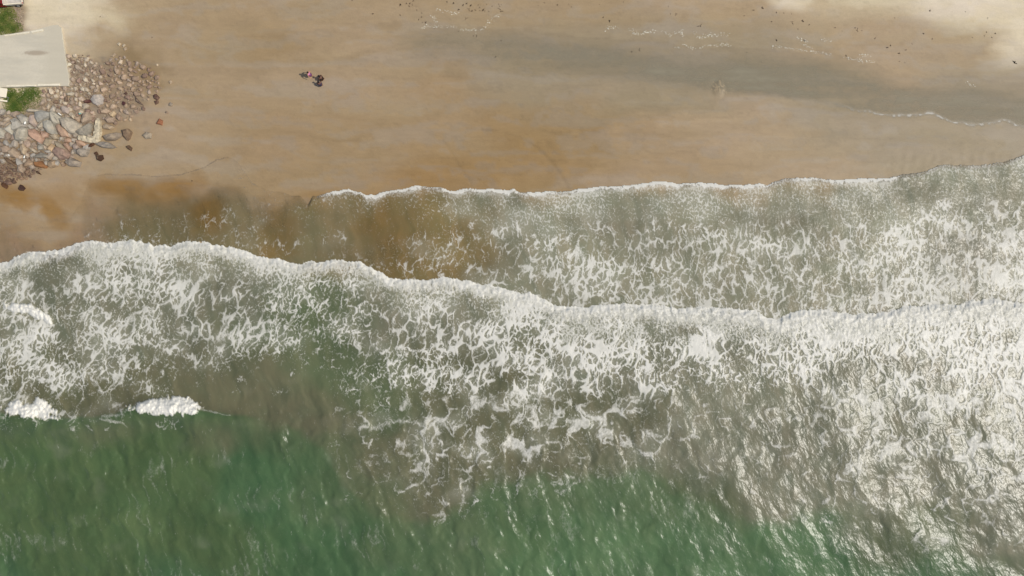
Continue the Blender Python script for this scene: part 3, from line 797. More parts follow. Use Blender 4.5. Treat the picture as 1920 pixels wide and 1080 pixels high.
G_B = 'large boulders of the rock pile'
BOULDERS = [
 (3, [(215,390),(260,385),(310,430),(365,470),(370,540),(330,565),(260,575),(225,520)], (172,166,148), 'pale greenish grey angular boulder just above the orange-pink wedge boulder'),
 (3, [(120,540),(180,500),(230,530),(260,600),(280,690),(230,715),(170,690),(115,620)], (152,150,138), 'smooth egg-shaped grey boulder left of the orange-pink wedge boulder'),
 (3, [(285,600),(330,570),(440,640),(460,690),(445,745),(350,740),(310,680)], (182,140,112), 'orange-pink wedge boulder in the middle of the pile'),
 (3, [(380,490),(470,470),(560,520),(630,580),(640,640),(560,700),(490,700),(450,640),(400,610)], (168,157,138), 'broad beige-grey faceted boulder left of the dark triangular one'),
 (3, [(590,695),(680,620),(780,560),(790,600),(760,690),(730,735),(640,730)], (112,108,98), 'dark grey triangular boulder in the corner of the L-shaped block'),
 (3, [(640,490),(690,400),(750,395),(785,440),(780,500),(660,570),(635,530)], (152,128,106), 'brown wedge boulder above the dark grey triangular one'),
 (3, [(790,210),(850,150),(920,140),(955,190),(930,260),(870,290),(810,260)], (182,172,164), 'rounded pale lilac-grey boulder alone among the small rubble'),
 (3, [(680,230),(720,205),(785,210),(780,240),(700,260)], (92,58,52), 'flat dark maroon stone touching the pale lilac boulder'),
 (3, [(985,745),(1040,715),(1160,690),(1225,695),(1200,740),(1120,790),(1010,800)], (122,106,90), 'long dark brown slab on the sand right of the L-shaped block'),
 (3, [(840,830),(960,815),(1040,830),(1125,895),(1060,910),(950,900),(870,860)], (140,130,118), 'pointed grey slab on the sand below the long dark slab'),
 (3, [(1250,650),(1320,635),(1365,680),(1330,770),(1300,795),(1260,740)], (120,100,80), 'lumpy brown boulder at the right end of the long dark slab'),
 (3, [(1295,890),(1330,870),(1370,905),(1355,950),(1310,920)], (92,72,55), 'small dark brown stone alone on sand below the lumpy brown boulder'),
 (3, [(860,1020),(940,1010),(955,1060),(910,1095),(870,1080)], (72,52,38), 'blackish brown stone alone on the sand below the pointed grey slab'),
 (3, [(725,880),(800,825),(840,835),(810,870),(750,900)], (92,62,45), 'narrow dark red-brown stone at the tip under the L-shaped block'),
 (3, [(580,940),(620,910),(735,915),(740,960),(710,1020),(640,1030),(590,990)], (132,121,108), 'squarish grey block at the sand edge under the orange block'),
 (3, [(560,800),(640,790),(720,850),(700,885),(600,880)], (168,126,98), 'orange-brown block right under the foot of the L-shaped block'),
 (3, [(500,860),(560,840),(610,880),(590,930),(530,925)], (150,131,122), 'purplish grey stone left of the orange-brown block'),
 (3, [(385,850),(430,830),(480,880),(470,950),(400,890)], (150,112,90), 'russet stone below the small flat orange stone'),
 (3, [(390,780),(470,765),(505,790),(480,825),(400,825)], (178,136,108), 'small flat orange stone below the orange-pink wedge boulder'),
 (3, [(170,890),(220,850),(275,900),(230,970),(165,930)], (194,158,116), 'bright tan square-faced stone in the lower pile'),
 (3, [(105,840),(150,760),(240,790),(215,850),(165,890),(115,870)], (142,124,96), 'olive-brown boulder just above the bright tan stone'),
 (3, [(240,960),(300,900),(420,930),(470,1000),(440,1050),(330,1070),(250,1010)], (140,106,92), 'broad reddish brown ledge boulder below the bright tan stone'),
 (3, [(250,800),(330,830),(400,900),(440,950),(300,900)], (150,136,112), 'grey-tan ridge-shaped boulder above the reddish ledge'),
 (3, [(440,400),(490,385),(545,440),(550,490),(490,455)], (198,180,152), 'pale beige leaf-shaped stone left of the brown wedge boulder'),
 (3, [(550,460),(620,450),(640,510),(600,530),(555,500)], (166,136,108), 'light brown stone between the leaf-shaped stone and the brown wedge'),
 (3, [(930,380),(1010,340),(1070,375),(1010,410),(940,405)], (178,147,118), 'flat tan stone right of the top of the L-shaped block'),
 (3, [(1050,410),(1110,375),(1140,415),(1090,455),(1060,440)], (194,164,122), 'yellowish tan block beside the flat tan stone'),
 (3, [(985,490),(1040,450),(1120,480),(1110,540),(1030,545)], (140,115,95), 'dull brown boulder under the yellowish tan block'),
 (3, [(955,590),(990,555),(1080,580),(1120,600),(1060,640),(970,630)], (172,147,116), 'half buried beige stone right of the L-shaped block'),
 (3, [(600,190),(650,165),(690,200),(670,235),(620,230)], (188,162,140), 'pinkish pale stone left of the maroon stone'),
 (3, [(430,120),(500,95),(540,115),(500,150),(440,145)], (196,183,158), 'flat creamy stone in the pale rubble under the ramp corner'),
 (3, [(620,50),(660,25),(695,45),(680,85),(640,80)], (198,185,160), 'round creamy stone near the lower corner of the ramp'),
 (3, [(350,330),(400,300),(470,340),(440,410),(370,400)], (166,150,142), 'lilac-tinted block above the pale greenish grey boulder'),
 (3, [(240,250),(270,205),(298,230),(290,262),(262,268)], (120,98,80), 'small brown stone in pale rubble right of the green grass'),
 (3, [(390,190),(425,150),(445,185),(430,235),(400,240)], (116,96,80), 'taller of two small brown stones in the pale rubble'),
 (3, [(470,200),(495,160),(525,180),(520,220),(490,225)], (128,106,88), 'shorter of two small brown stones in the pale rubble'),
 (4, [(500,80),(600,60),(700,90),(690,140),(600,190),(530,220),(500,160)], (142,142,136), 'broad blue-grey boulder below the green grass'),
 (4, [(165,190),(210,150),(270,190),(320,250),(260,310),(200,330),(195,240)], (146,144,136), 'blue-grey boulder above the big greenish grey one, left of the pile'),
 (4, [(85,305),(170,235),(205,280),(195,350),(180,378),(110,335)], (186,180,162), 'pale triangular boulder near the left edge'),
 (4, [(200,370),(320,270),(380,300),(370,420),(330,460),(230,460),(195,400)], (157,152,136), 'biggest greenish grey boulder right of the pale triangular one'),
 (4, [(0,280),(50,295),(80,350),(70,410),(20,425),(-20,420),(-20,290)], (152,148,134), 'grey boulder cut by the left picture edge'),
 (4, [(405,200),(440,110),(490,120),(505,250),(470,270),(420,240)], (168,147,136), 'upright pinkish boulder left of the broad blue-grey one'),
 (4, [(410,310),(470,310),(570,390),(600,460),(560,495),(500,450),(430,380)], (178,132,108), 'salmon-coloured sloping boulder right of the biggest greenish one'),
 (4, [(450,685),(560,620),(660,660),(660,690),(560,695)], (132,127,114), 'flat grey-green triangular slab low in the pile'),
 (4, [(270,510),(320,500),(360,570),(350,650),(310,640)], (182,158,126), 'upright tan stone below the biggest greenish grey boulder'),
 (4, [(375,535),(450,560),(520,610),(490,625),(420,590)], (194,175,146), 'pale sloping slab above the flat grey-green triangle'),
 (4, [(70,690),(150,720),(250,800),(230,820),(120,760)], (118,96,74), 'long dark brown ledge near the lower left edge'),
 (4, [(330,780),(390,710),(460,760),(420,800),(350,810)], (142,112,84), 'brown pyramid stone at the lower edge of the pile'),
 (4, [(480,760),(560,740),(640,800),(610,830),(490,810)], (136,96,62), 'wet orange-brown stone at the sand edge'),
 (4, [(645,745),(700,715),(760,740),(770,800),(690,825),(645,800)], (152,124,92), 'rounded tan stone at the sand edge right of the wet orange one'),
 (4, [(40,190),(120,150),(160,170),(90,210)], (188,168,142), 'thin pale slab just under the green grass at left'),
 (4, [(60,240),(140,195),(165,215),(110,270),(75,285)], (172,152,128), 'beige block between the thin pale slab and the pale triangle'),
 (4, [(370,260),(410,230),(460,285),(420,305)], (168,162,150), 'small light grey stone under the upright pinkish boulder'),
 (4, [(525,520),(585,510),(580,580),(530,585)], (142,140,130), 'small square grey stone below the salmon boulder'),
 (4, [(480,870),(510,870),(555,918),(500,900)], (72,52,40), 'thin dark splinter of rock lying on the sand'),
 (4, [(810,750),(860,740),(890,790),(850,810)], (130,100,76), 'small brown stone between the tan stone and the ribbed grey boulder'),
 (4, [(370,55),(400,30),(600,45),(500,75),(390,75)], (188,175,152), 'long pale slab along the lower border of the green grass'),
 (4, [(230,130),(290,100),(390,150),(400,200),(330,240),(270,180)], (168,163,150), 'light grey slab between the grass and the upright pinkish boulder'),
 (4, [(560,330),(640,350),(650,400),(600,430)], (168,127,106), 'reddish stone on the shoulder of the salmon boulder'),
 (4, [(520,280),(560,200),(640,150),(680,150),(620,210),(600,280),(540,300)], (170,158,136), 'curved beige boulder under the broad blue-grey one'),
 (4, [(850,180),(930,150),(940,280),(860,270)], (174,156,134), 'beige-pink block right of the pale greenish grey boulder'),
 (4, [(660,380),(760,370),(800,440),(740,440)], (164,148,122), 'dull tan slab below the egg-shaped grey boulder'),
 (9, [(640,745),(690,700),(775,740),(760,785),(680,780)], (126,113,100), 'ribbed grey boulder sticking out onto the sand at the bottom of the pile'),
 (4, [(120,600),(200,560),(260,620),(240,690),(160,680)], (150,126,102), 'dull brown boulder above the long dark brown ledge'),
 (4, [(20,560),(90,530),(150,570),(120,620),(50,620)], (152,126,104), 'pinkish brown stone near the left edge, below the greys'),
 (4, [(230,790),(300,780),(340,840),(310,890),(250,880)], (146,122,100), 'rounded brown stone among the dark wet rocks'),
 (8, [(405,805),(440,780),(472,790),(470,825),(430,832)], (138,124,104), 'smooth grey-brown stone farthest out on the open sand'),
 (8, [(515,715),(535,675),(560,690),(555,725)], (138,92,66), 'rusty orange stone standing on the open sand'),
 (8, [(487,495),(510,483),(535,510),(520,532),(495,520)], (96,72,62), 'upper of two touching dark brown stones at the rubble fringe'),
 (8, [(497,540),(525,530),(530,552),(505,565)], (90,66,55), 'lower of two touching dark brown stones at the rubble fringe'),
 (8, [(605,385),(625,375),(638,390),(620,405)], (168,142,112), 'pale tan stone beyond the right fringe of the rubble'),
 (8, [(608,560),(620,545),(640,560),(632,577),(612,575)], (122,108,92), 'round grey stone at the far right of the rubble'),
 (8, [(577,625),(590,615),(607,630),(590,637)], (140,112,90), 'small brown stone left of and below the round grey one'),
 (8, [(203,92),(220,80),(237,92),(222,107)], (212,192,158), 'cream pebble topmost above the rubble'),
 (8, [(243,105),(260,92),(272,100),(255,118)], (196,176,146), 'pale stone in the middle of three above the rubble'),
 (8, [(255,130),(275,118),(287,130),(265,147)], (160,136,106), 'tan stone lowest of three above the rubble'),
 (8, [(508,255),(520,247),(528,257),(518,265)], (206,184,150), 'tiny cream pebble alone right of the rubble'),
 (8, [(243,560),(255,540),(270,550),(265,570),(248,570)], (76,46,46), 'dark maroon pebble right of the pale lilac boulder'),
 (8, [(260,480),(275,467),(287,480),(275,492)], (82,60,52), 'dark pebble above the dark maroon pebble'),
 (8, [(350,505),(400,560),(412,572),(360,545)], (100,84,74), 'thin dark splinter stone in the sandy right part of the rubble'),
 (8, [(297,680),(312,665),(322,690),(308,697)], (176,150,120), 'beige pebble on sand above the lumpy brown boulder'),
 (8, [(228,215),(248,220),(240,250),(215,245)], (214,190,160), 'bright cream stone high in the rubble'),
 (8, [(160,190),(190,165),(202,178),(178,195)], (150,126,98), 'tan slab at the upper border of the rubble'),
 (5, [(50,410),(75,375),(125,365),(140,395),(120,430),(70,440)], (232,222,192), 'bright cream stone lying against the end of the ramp'),
 (1, [(100,1005),(110,985),(122,990),(134,1003),(122,1016),(104,1014)], (68,48,40), 'blackish stone lying alone on stained sand at lower left'),
 (1, [(10,978),(24,972),(42,992),(34,1006),(18,996)], (84,58,40), 'dark brown stone on stained sand near the left edge'),
 (1, [(500,815),(515,808),(525,822),(508,828)], (84,60,44), 'small dark stone touching the blackish one on the sand'),
]
for i, (zn, pts, colr, label) in enumerate(BOULDERS):
    big = zn in (3, 4, 9)
    boulder('boulder' if big else 'stone', zn, pts, colr, label, 0.85 if big else 0.6, G_B if big else 'stones strewn round the rock pile', 'boulder' if big else 'stone')

# the L-shaped lump of old concrete
def concrete_lump():
    ou, ov, sc = ZONES[3]
    path = [(868, 480), (862, 560), (858, 650), (850, 740), (838, 778), (760, 785), (660, 765), (560, 745)]
    wid = [34, 46, 50, 54, 62, 48, 44, 32]
    g = ground(180, 245); rnd = random.Random(8)
    pw = [P(ou + a / sc, ov + b / sc, g + 0.5)[:2] for a, b in path]
    ww = [w / sc / PXM for w in wid]
    vs, fs = [], []
    N = 10
    pts, ws = [], []
    for i in range(len(pw) - 1):
        for k in range(3):
            t = k / 3; pts.append((lerp(pw[i][0], pw[i + 1][0], t), lerp(pw[i][1], pw[i + 1][1], t))); ws.append(lerp(ww[i], ww[i + 1], t))
    pts.append(pw[-1]); ws.append(ww[-1])
    for i, (x, y) in enumerate(pts):
        a = pts[max(i - 1, 0)]; b = pts[min(i + 1, len(pts) - 1)]
        L = math.hypot(b[0] - a[0], b[1] - a[1]); nx, ny = -(b[1] - a[1]) / L, (b[0] - a[0]) / L
        s = ws[i] * (0.55 if i in (0, len(pts) - 1) else 1)
        for k in range(N):
            th = 2 * math.pi * k / N; r = s * rnd.uniform(0.82, 1.15)
            q = max(-0.9, min(0.9, 1.25 * math.cos(th)))
            vs.append((x + nx * r * q, y + ny * r * q, g + 0.10 + 0.55 * r / ws[i] * max(-.8, min(.85, 1.3 * math.sin(th))) * (0.8 if s < ws[i] else 1)))
    n = len(pts)
    for i in range(n - 1):
        for k in range(N):
            fs.append([i * N + k, i * N + (k + 1) % N, (i + 1) * N + (k + 1) % N, (i + 1) * N + k])
    fs += [list(range(N))[::-1], [(n - 1) * N + k for k in range(N)]]
    m = mesh_from('concrete_block', vs, fs)
    o = link('concrete_block', m, mat_plain('old_mortar', (190, 177, 150), 0.9, 0.22, 3.5, 0.8, 0.12))
    return tag(o, 'cream L-shaped lump of rough concrete lying among the boulders', 'concrete block')
concrete_lump()

# stones of the rubble that can still be told apart: individuals; the gravel between them: one mass
def inside(u, v, pg):
    r = False
    for i in range(len(pg)):
        (x1, y1), (x2, y2) = pg[i], pg[(i + 1) % len(pg)]
        if (y1 > v) != (y2 > v) and u < (x2 - x1) * (v - y1) / (y2 - y1) + x1: r = not r
    return r

def blob(rnd, n=7, el=0.75):
    return [(math.cos(2 * math.pi * (k + rnd.uniform(-.3, .3)) / n) * rnd.uniform(.75, 1.1), math.sin(2 * math.pi * (k + rnd.uniform(-.3, .3)) / n) * rnd.uniform(.75, 1.1) * el) for k in range(n)]

VAR = []
LOOSE = []
_r = random.Random(77)
for k in range(14):
    m, _, _, _ = rock_mesh(blob(_r, _r.choice((5, 6, 7)), _r.uniform(.6, .95)), _r.uniform(.8, 1.25), 500 + k)
    m.materials.append(M_ROCK); VAR.append(m)

def scatter(pg, n, smin, smax, cols, label, group, seed, gap=0.75, name='stone'):
    rnd = random.Random(seed); got = 0; tries = 0
    us = [p[0] for p in pg]; vs_ = [p[1] for p in pg]
    while got < n and tries < n * 60:
        tries += 1
        u, v = rnd.uniform(min(us), max(us)), rnd.uniform(min(vs_), max(vs_))
        if not inside(u, v, pg): continue
        s = smin + (smax - smin) * rnd.random() ** 1.15
        if any((u - a) ** 2 + (v - b) ** 2 < (gap * (s + r)) ** 2 for a, b, r, _ in BOX): continue
        BOX.append((u, v, s, None)); got += 1
        g = GZ(u, v); x, y, _ = P(u, v, g)
        o = link(name, rnd.choice(VAR))
        o.location = (x, y, g); o.rotation_euler = (rnd.uniform(-.2, .2), rnd.uniform(-.2, .2), rnd.uniform(0, 6.28))
        k = s / PXM; o.scale = (k, k * rnd.uniform(.75, 1), k * rnd.uniform(.6, .95))
        cc = [lerp(q, w, 0.30) for q, w in zip(rnd.choice(cols), (168, 154, 140))]; f = rnd.uniform(.85, 1.12)
        o.color = (*[float(q) * f for q in alb(cc)], 1)
        tag(o, label, 'stone', group); LOOSE.append((o, u, v, s, cc))

GREYS = [(172, 164, 148), (160, 150, 134), (178, 160, 138), (150, 146, 136), (170, 146, 126), (140, 122, 104)]
PALES = [(190, 174, 148), (200, 184, 156), (176, 156, 132), (164, 144, 122), (186, 160, 138), (140, 112, 96)]
BROWNS = [(148, 122, 98), (132, 108, 88), (164, 138, 110), (118, 92, 76), (176, 150, 122), (150, 132, 114)]
DARKS = [(88, 62, 46), (104, 76, 56), (74, 52, 42), (128, 98, 72)]
scatter([(0, 206), (40, 218), (90, 205), (120, 210), (165, 235), (175, 280), (120, 305), (40, 318), (0, 300)], 64, 5.0, 10.0, GREYS, 'middle-sized stone filling gaps between the large boulders', 'gap-filling stones between the boulders', 21, 0.62)
scatter([(78, 215), (82, 166), (132, 163), (160, 190), (190, 225), (150, 240), (110, 215)], 62, 4.0, 9.0, PALES, 'small pale stone in the rubble between the green grass and the L-shaped block', 'pale rubble stones below the ramp', 22, 0.72)
scatter([(126, 106), (165, 102), (190, 125), (190, 165), (165, 190), (134, 160)], 34, 3.0, 6.8, PALES, 'small pale stone in the rubble right against the ramp end', 'pale rubble stones at the ramp end', 23, 0.8)
scatter([(185, 130), (215, 100), (290, 130), (303, 165), (270, 205), (240, 225), (205, 235), (180, 200)], 96, 3.0, 7.4, BROWNS, 'small brownish stone in the outer right part of the rubble', 'brown rubble stones towards the open sand', 24, 0.85)
scatter([(0, 312), (45, 300), (72, 322), (50, 335), (20, 345), (0, 342)], 46, 2.6, 6.0, DARKS, 'small wet dark rock at the lower left foot of the pile', 'dark wet rocks at the foot of the pile', 25, 0.7)

def head_phrase(lb):
    cut = len(lb)
    for w in (' just ', ' in the ', ' left of', ' right of', ' right under', ' above', ' below', ' alone', ' touching', ' on the', ' on sand', ' on stained', ' at the', ' near', ' under', ' beside', ' between', ' among', ' low in', ' sticking', ' cut by', ' farthest', ' standing', ' beyond', ' lying', ' along', ' topmost', ' high in', ' lowest', ' left '):
        k = lb.find(w)
        if k > 0: cut = min(cut, k)
    return lb[:cut]

def label_loose():
    anchors = []
    for (zn, pts, _, lb) in BOULDERS:
        ou, ov, sc = ZONES[zn]
        anchors.append((sum(p[0] for p in pts) / len(pts) / sc + ou, sum(p[1] for p in pts) / len(pts) / sc + ov, head_phrase(lb)))
    cnt = {}
    for a in anchors: cnt[a[2]] = cnt.get(a[2], 0) + 1
    anchors = [a for a in anchors if cnt[a[2]] == 1] + [(176, 245, 'cream L-shaped concrete lump')]
    sets = {}
    for o, u, v, s, cc in LOOSE:
        a = min(anchors, key=lambda q: (q[0] - u) ** 2 + (q[1] - v) ** 2)
        dx, dy = u - a[0], v - a[1]
        rel = ('right of' if dx > 0 else 'left of') if abs(dx) > abs(dy) else ('below' if dy > 0 else 'above')
        lum = sum(cc) / 3
        tone = 'dark brown' if lum < 108 else 'brownish' if cc[0] - cc[2] > 34 and lum < 148 else 'pale' if lum > 156 else 'greyish'
        size = 'tiny' if s < 3.0 else 'small' if s < 5 else 'medium'
        sets.setdefault((size, tone, rel, a[2]), []).append((math.hypot(dx, dy), o))
    ordn = ['nearest', 'second nearest', 'third nearest', 'fourth nearest', 'fifth nearest', 'sixth nearest', 'seventh nearest', 'eighth nearest', 'ninth nearest', 'tenth nearest', 'eleventh nearest', 'twelfth nearest', 'thirteenth nearest', 'fourteenth nearest']
    for (size, tone, rel, an), lst in sets.items():
        lst.sort(key=lambda q: q[0])
        for i, (_, o) in enumerate(lst):
            pre = '' if len(lst) == 1 else ordn[min(i, 13)] + ' '
            o['label'] = f'{pre}{size} {tone} stone {rel} the {an}'
label_loose()

def gravel(label, pgs, seed):
    rnd = random.Random(seed); vs, fs, cs = [], [], []
    for pg, n, s0, s1, cols in pgs:
        us = [p[0] for p in pg]; vv = [p[1] for p in pg]
        got = 0
        while got < n:
            u, v = rnd.uniform(min(us), max(us)), rnd.uniform(min(vv), max(vv))
            if not inside(u, v, pg): continue
            got += 1
            s = rnd.uniform(s0, s1) / PXM; g = GZ(u, v); x, y, _ = P(u, v, g); th = rnd.uniform(0, 6.28); h = s * rnd.uniform(.5, .9)
            ff = rnd.uniform(.62, 1.0); cc = [float(q) * ff for q in alb([lerp(q, w, 0.45) for q, w in zip(rnd.choice(cols), (150, 134, 116))])]  # gravel darkened to paint shade into the gaps between the stones
            k = len(vs); n5 = 5
            for rr, zz in ((1, -.03), (.9, h * .55), (.45, h)):
                for i in range(n5):
                    a = th + 2 * math.pi * (i + rnd.uniform(-.25, .25)) / n5; q = s * rr * rnd.uniform(.75, 1.1)
                    vs.append((x + q * math.cos(a), y + q * math.sin(a) * .8, g + zz))
            for r in range(2):
                for i in range(n5):
                    fs.append([k + r * n5 + i, k + r * n5 + (i + 1) % n5, k + (r + 1) * n5 + (i + 1) % n5, k + (r + 1) * n5 + i])
            fs.append([k + 10 + i for i in range(n5)])
            cs += [(*cc, 1)] * 15
    m = mesh_from('gravel', vs, fs)
    at = m.color_attributes.new('tint', 'FLOAT_COLOR', 'POINT'); at.data.foreach_set('color', np.array(cs, f32).ravel())
    t = NT('gravel'); cl, _, _ = t.attr('tint')
    o = link('gravel', m, t.set(Base_Color=cl, Roughness=0.9, Specular_IOR_Level=0.2))
    return tag(o, label, 'gravel', None, 'stuff')
gravel('broken gravel and grit filling the rock pile beside the ramp', [
    ([(78, 215), (82, 166), (132, 163), (160, 190), (190, 225), (150, 240), (110, 215)], 380, 1.2, 3.2, PALES),
    ([(126, 106), (165, 102), (190, 125), (190, 165), (165, 190), (134, 160)], 360, 1.2, 3.2, PALES + BROWNS),
    ([(185, 130), (215, 100), (290, 130), (303, 165), (270, 205), (240, 225), (205, 235), (180, 200)], 300, 1.0, 2.6, BROWNS + PALES),
    ([(0, 206), (40, 218), (90, 205), (165, 235), (175, 280), (120, 300), (40, 318), (0, 300)], 520, 1.8, 4.4, GREYS),
    ([(0, 280), (60, 280), (110, 300), (60, 330), (0, 342)], 420, 1.0, 2.8, BROWNS + DARKS),
    ([(26, 4), (44, 8), (46, 40), (44, 52), (30, 50), (24, 20)], 120, 0.6, 1.8, PALES)], 31)

# a few pale scraps of litter caught in the boulders
M_LIT = mat_plain('white_plastic', (240, 238, 228), 0.45, 0.04)
M_TEAL = mat_plain('teal_plastic', (110, 170, 160), 0.45, 0.04)
def litter(u, v, L, W, ang, label, mat, z):
    vs, fs = [], []
    for i, (t, r) in enumerate(((-1, .55), (-.8, 1), (.45, 1), (.7, .5), (1, .4))):
        for k in range(8):
            a = 2 * math.pi * k / 8
            vs.append((t * L / 2, r * W / 2 * math.cos(a), r * W / 2 * math.sin(a)))
    for i in range(4):
        for k in range(8): fs.append([i * 8 + k, i * 8 + (k + 1) % 8, (i + 1) * 8 + (k + 1) % 8, (i + 1) * 8 + k])
    fs += [list(range(8))[::-1], [32 + k for k in range(8)]]
    o = link('litter_bottle', mesh_from('litter_bottle', vs, fs, True), mat)
    g = GZ(u, v) + z
    o.location = P(u, v, g); o.rotation_euler = (0, 0.15, math.radians(ang))
    tag(o, label, 'bottle', 'plastic litter caught between the rocks')
litter(45.5, 294, .36, .14, 80, 'white plastic bottle standing out in the brown lower left of the pile', M_LIT, 0.55)
litter(112, 214, .50, .13, -35, 'white plastic bottle wedged above the pale greenish grey boulder', M_LIT, 0.75)
litter(47, 230, .36, .2, 70, 'white plastic scrap on the blue-grey boulders at left', M_LIT, 1.05)
litter(17, 291, .26, .15, -30, 'small white plastic scrap near the left edge of the pile', M_LIT, 0.5)
litter(150, 213, .32, .15, 20, 'teal plastic scrap among the stones left of the brown wedge', M_TEAL, 0.6)

# ------------------------------------------------------------------ white table with a bench at the grass corner
def frustum(vs, fs, a, b, r1, r2, n=8):
    a = Vector(a); b = Vector(b); d = (b - a).normalized(); q = d.to_track_quat('Z', 'Y'); k = len(vs)
    for p, r in ((a, r1), (b, r2)):
        for i in range(n):
            th = 2 * math.pi * i / n
            vs.append(tuple(p + q @ Vector((r * math.cos(th), r * math.sin(th), 0))))
    fs += [[k + i, k + (i + 1) % n, k + n + (i + 1) % n, k + n + i] for i in range(n)]
    fs += [[k + i for i in range(n)][::-1], [k + n + i for i in range(n)]]

def box(name, c, s, mat, parent=None, bev=0.012):
    import bmesh
    bm = bmesh.new(); bmesh.ops.create_cube(bm, size=1.0)
    bmesh.ops.scale(bm, vec=s, verts=bm.verts); bmesh.ops.bevel(bm, geom=bm.edges[:], offset=min(bev, min(s) * .3), segments=2, affect='EDGES')
    bmesh.ops.translate(bm, vec=c, verts=bm.verts)
    m = bpy.data.meshes.new(name); bm.to_mesh(m); bm.free()
    return link(name, m, mat, parent)

def tube(name, a, b, r, mat, parent=None):
    vs, fs = [], []; frustum(vs, fs, a, b, r, r); return link(name, mesh_from(name, vs, fs, True), mat, parent)

M_STEEL = mat_plain('galvanised_tube', (150, 150, 145), 0.45, 0.1, 8, 0.1, 0.01, 0.5)
tg = ground(12, 178)
tb = empty('picnic_table', P(12.5, 178.5, tg), math.radians(-9))
tag(tb, 'cream square table with a narrow side bench at the grass by the ramp', 'table')
box('tabletop', (-0.06, 0.12, 0.74), (1.22, 1.10, 0.05), M_PALE, tb)
for sx in (-1, 1):
    for sy in (-1, 1):
        tube('leg', (sx * .50 - .06, sy * .42 + .12, -.05), (sx * .50 - .06, sy * .42 + .12, .715), 0.028, M_STEEL, tb)
box('bench_seat', (-0.05, -0.80, 0.42), (1.10, 0.20, 0.04), M_PALE, tb)
for sx in (-1, 1):
    tube('bench_leg', (sx * .45 - .05, -.80, -.05), (sx * .45 - .05, -.80, .40), 0.025, M_STEEL, tb)
    tube('brace', (sx * .45 - .05, -.72, .22), (sx * .45 - .05, -.30, .22), 0.02, M_STEEL, tb)

# ------------------------------------------------------------------ red pickup with a pale load bed, only its rear side is in view
M_RED = mat_plain('dark_red_paint', (112, 20, 26), 0.35, 0.05, 2, 0.0, 0.01, 0.5)
M_BED = mat_plain('worn_zinc_bed', (196, 188, 176), 0.55, 0.14, 2.2, 0.1, 0.01, 0.5)
M_RUB = mat_plain('tyre_rubber', (40, 38, 36), 0.85, 0.1)
M_GLS = NT('car_glass').set(Base_Color=(0.02, 0.025, 0.03, 1), Roughness=0.08)
M_LAMP = NT('lamp_lens').set(Base_Color=(0.35, 0.02, 0.02, 1), Roughness=0.2)
vg = ground(20, 0)
_c = P(5, 8.5, vg + 1.09); car = empty('pickup_truck', (_c[0], _c[1] + .26, vg), math.radians(5))
tag(car, 'dark red vehicle with pale grey load bed cut by the top left corner', 'truck')
L0 = 2.15
def prism(name, prof, y0, y1, mat, parent, inset=0.0):
    n = len(prof); vs = [(x, y0 + (inset if zz > 1.0 else 0), zz) for x, zz in prof] + [(x, y1 - (inset if zz > 1.0 else 0), zz) for x, zz in prof]
    fs = [[i, (i + 1) % n, n + (i + 1) % n, n + i] for i in range(n)] + [list(range(n))[::-1], list(range(n, 2 * n))]
    if sum(prof[i][0] * prof[(i + 1) % n][1] - prof[(i + 1) % n][0] * prof[i][1] for i in range(n)) < 0: fs = [f[::-1] for f in fs]
    return link(name, mesh_from(name, vs, fs), mat, parent)
body = prism('body', [(-3.0, .45), (-3.05, .9), (-2.0, 1.05), (-1.55, 1.6), (-.15, 1.62), (0.02, 1.0), (0.02, .40)], -.25, 1.45, M_RED, car, .12)
prism('windscreen', [(-2.03, 1.08), (-1.62, 1.57), (-1.60, 1.50), (-1.98, 1.05)], -.02, 1.22, M_GLS, car)
prism('side_window', [(-1.50, 1.12), (-1.42, 1.50), (-.32, 1.52), (-.22, 1.12)], -.268, -.10, M_GLS, car)
bed = box('load_bed', (1.10, .60, .62), (2.10, 1.62, .10), M_BED, car, .02)
for nm, c, s in (('side_wall', (1.10, -.22, .82), (2.14, .06, .42)), ('side_wall', (1.10, 1.42, .82), (2.14, .06, .42)), ('tailgate', (2.17, .60, .82), (.06, 1.60, .42)), ('headboard', (.07, .60, .95), (.05, 1.60, .60))):
    box(nm, c, s, M_BED, bed, .015)
box('rail', (1.10, -.26, 1.06), (2.2, .11, .07), M_PALE, bed, .02)
box('rail', (1.10, 1.46, 1.06), (2.2, .11, .07), M_PALE, bed, .02)
box('chassis', (-.4, .6, .42), (5.0, 1.2, .16), M_RUB, car, .02)
for wx in (-2.25, 1.35):
    for wy in (-.16, 1.36):
        w = tube('wheel', (wx, wy - .11, .33), (wx, wy + .11, .33), .33, M_RUB, car)
        tube('rim', (wx, wy - .125, .33), (wx, wy + .125, .33), .19, M_STEEL, w)
box('tail_lamp', (2.20, -.12, .80), (.05, .12, .22), M_LAMP, car, .01)
box('tail_lamp', (2.20, 1.32, .80), (.05, .12, .22), M_LAMP, car, .01)

# ------------------------------------------------------------------ dark debris scraps and foam flecks on the sand
M_DEB = mat_plain('dark_seaweed', (44, 34, 26), 0.8, 0.3, 12)
DVAR = []
LOOSE = []
for k in range(8):
    rnd = random.Random(900 + k); vs, fs = [], []
    for j in range(rnd.choice((2, 3, 3, 4))):
        a = Vector((rnd.uniform(-.6, .6), rnd.uniform(-.35, .35), 0.04)); th = rnd.uniform(0, 6.28)
        pv = a
        for s in range(3):
            th += rnd.uniform(-.8, .8); b = pv + Vector((math.cos(th) * .38, math.sin(th) * .30, rnd.uniform(-.05, .10)))
            frustum(vs, fs, pv, b, .20 * (1 - s * .25), .20 * (.75 - s * .22), 6); pv = b
    DVAR.append(mesh_from('debris_scrap', vs, fs)); DVAR[-1].materials.append(M_DEB)
def z7(a, b): return (740 + a / 7.385, b / 7.385)
def z6(a, b): return (1360 + a / 3.43, b / 3.43)
def zr(a, b): return (640 + a / 3.0, b / 3.0)
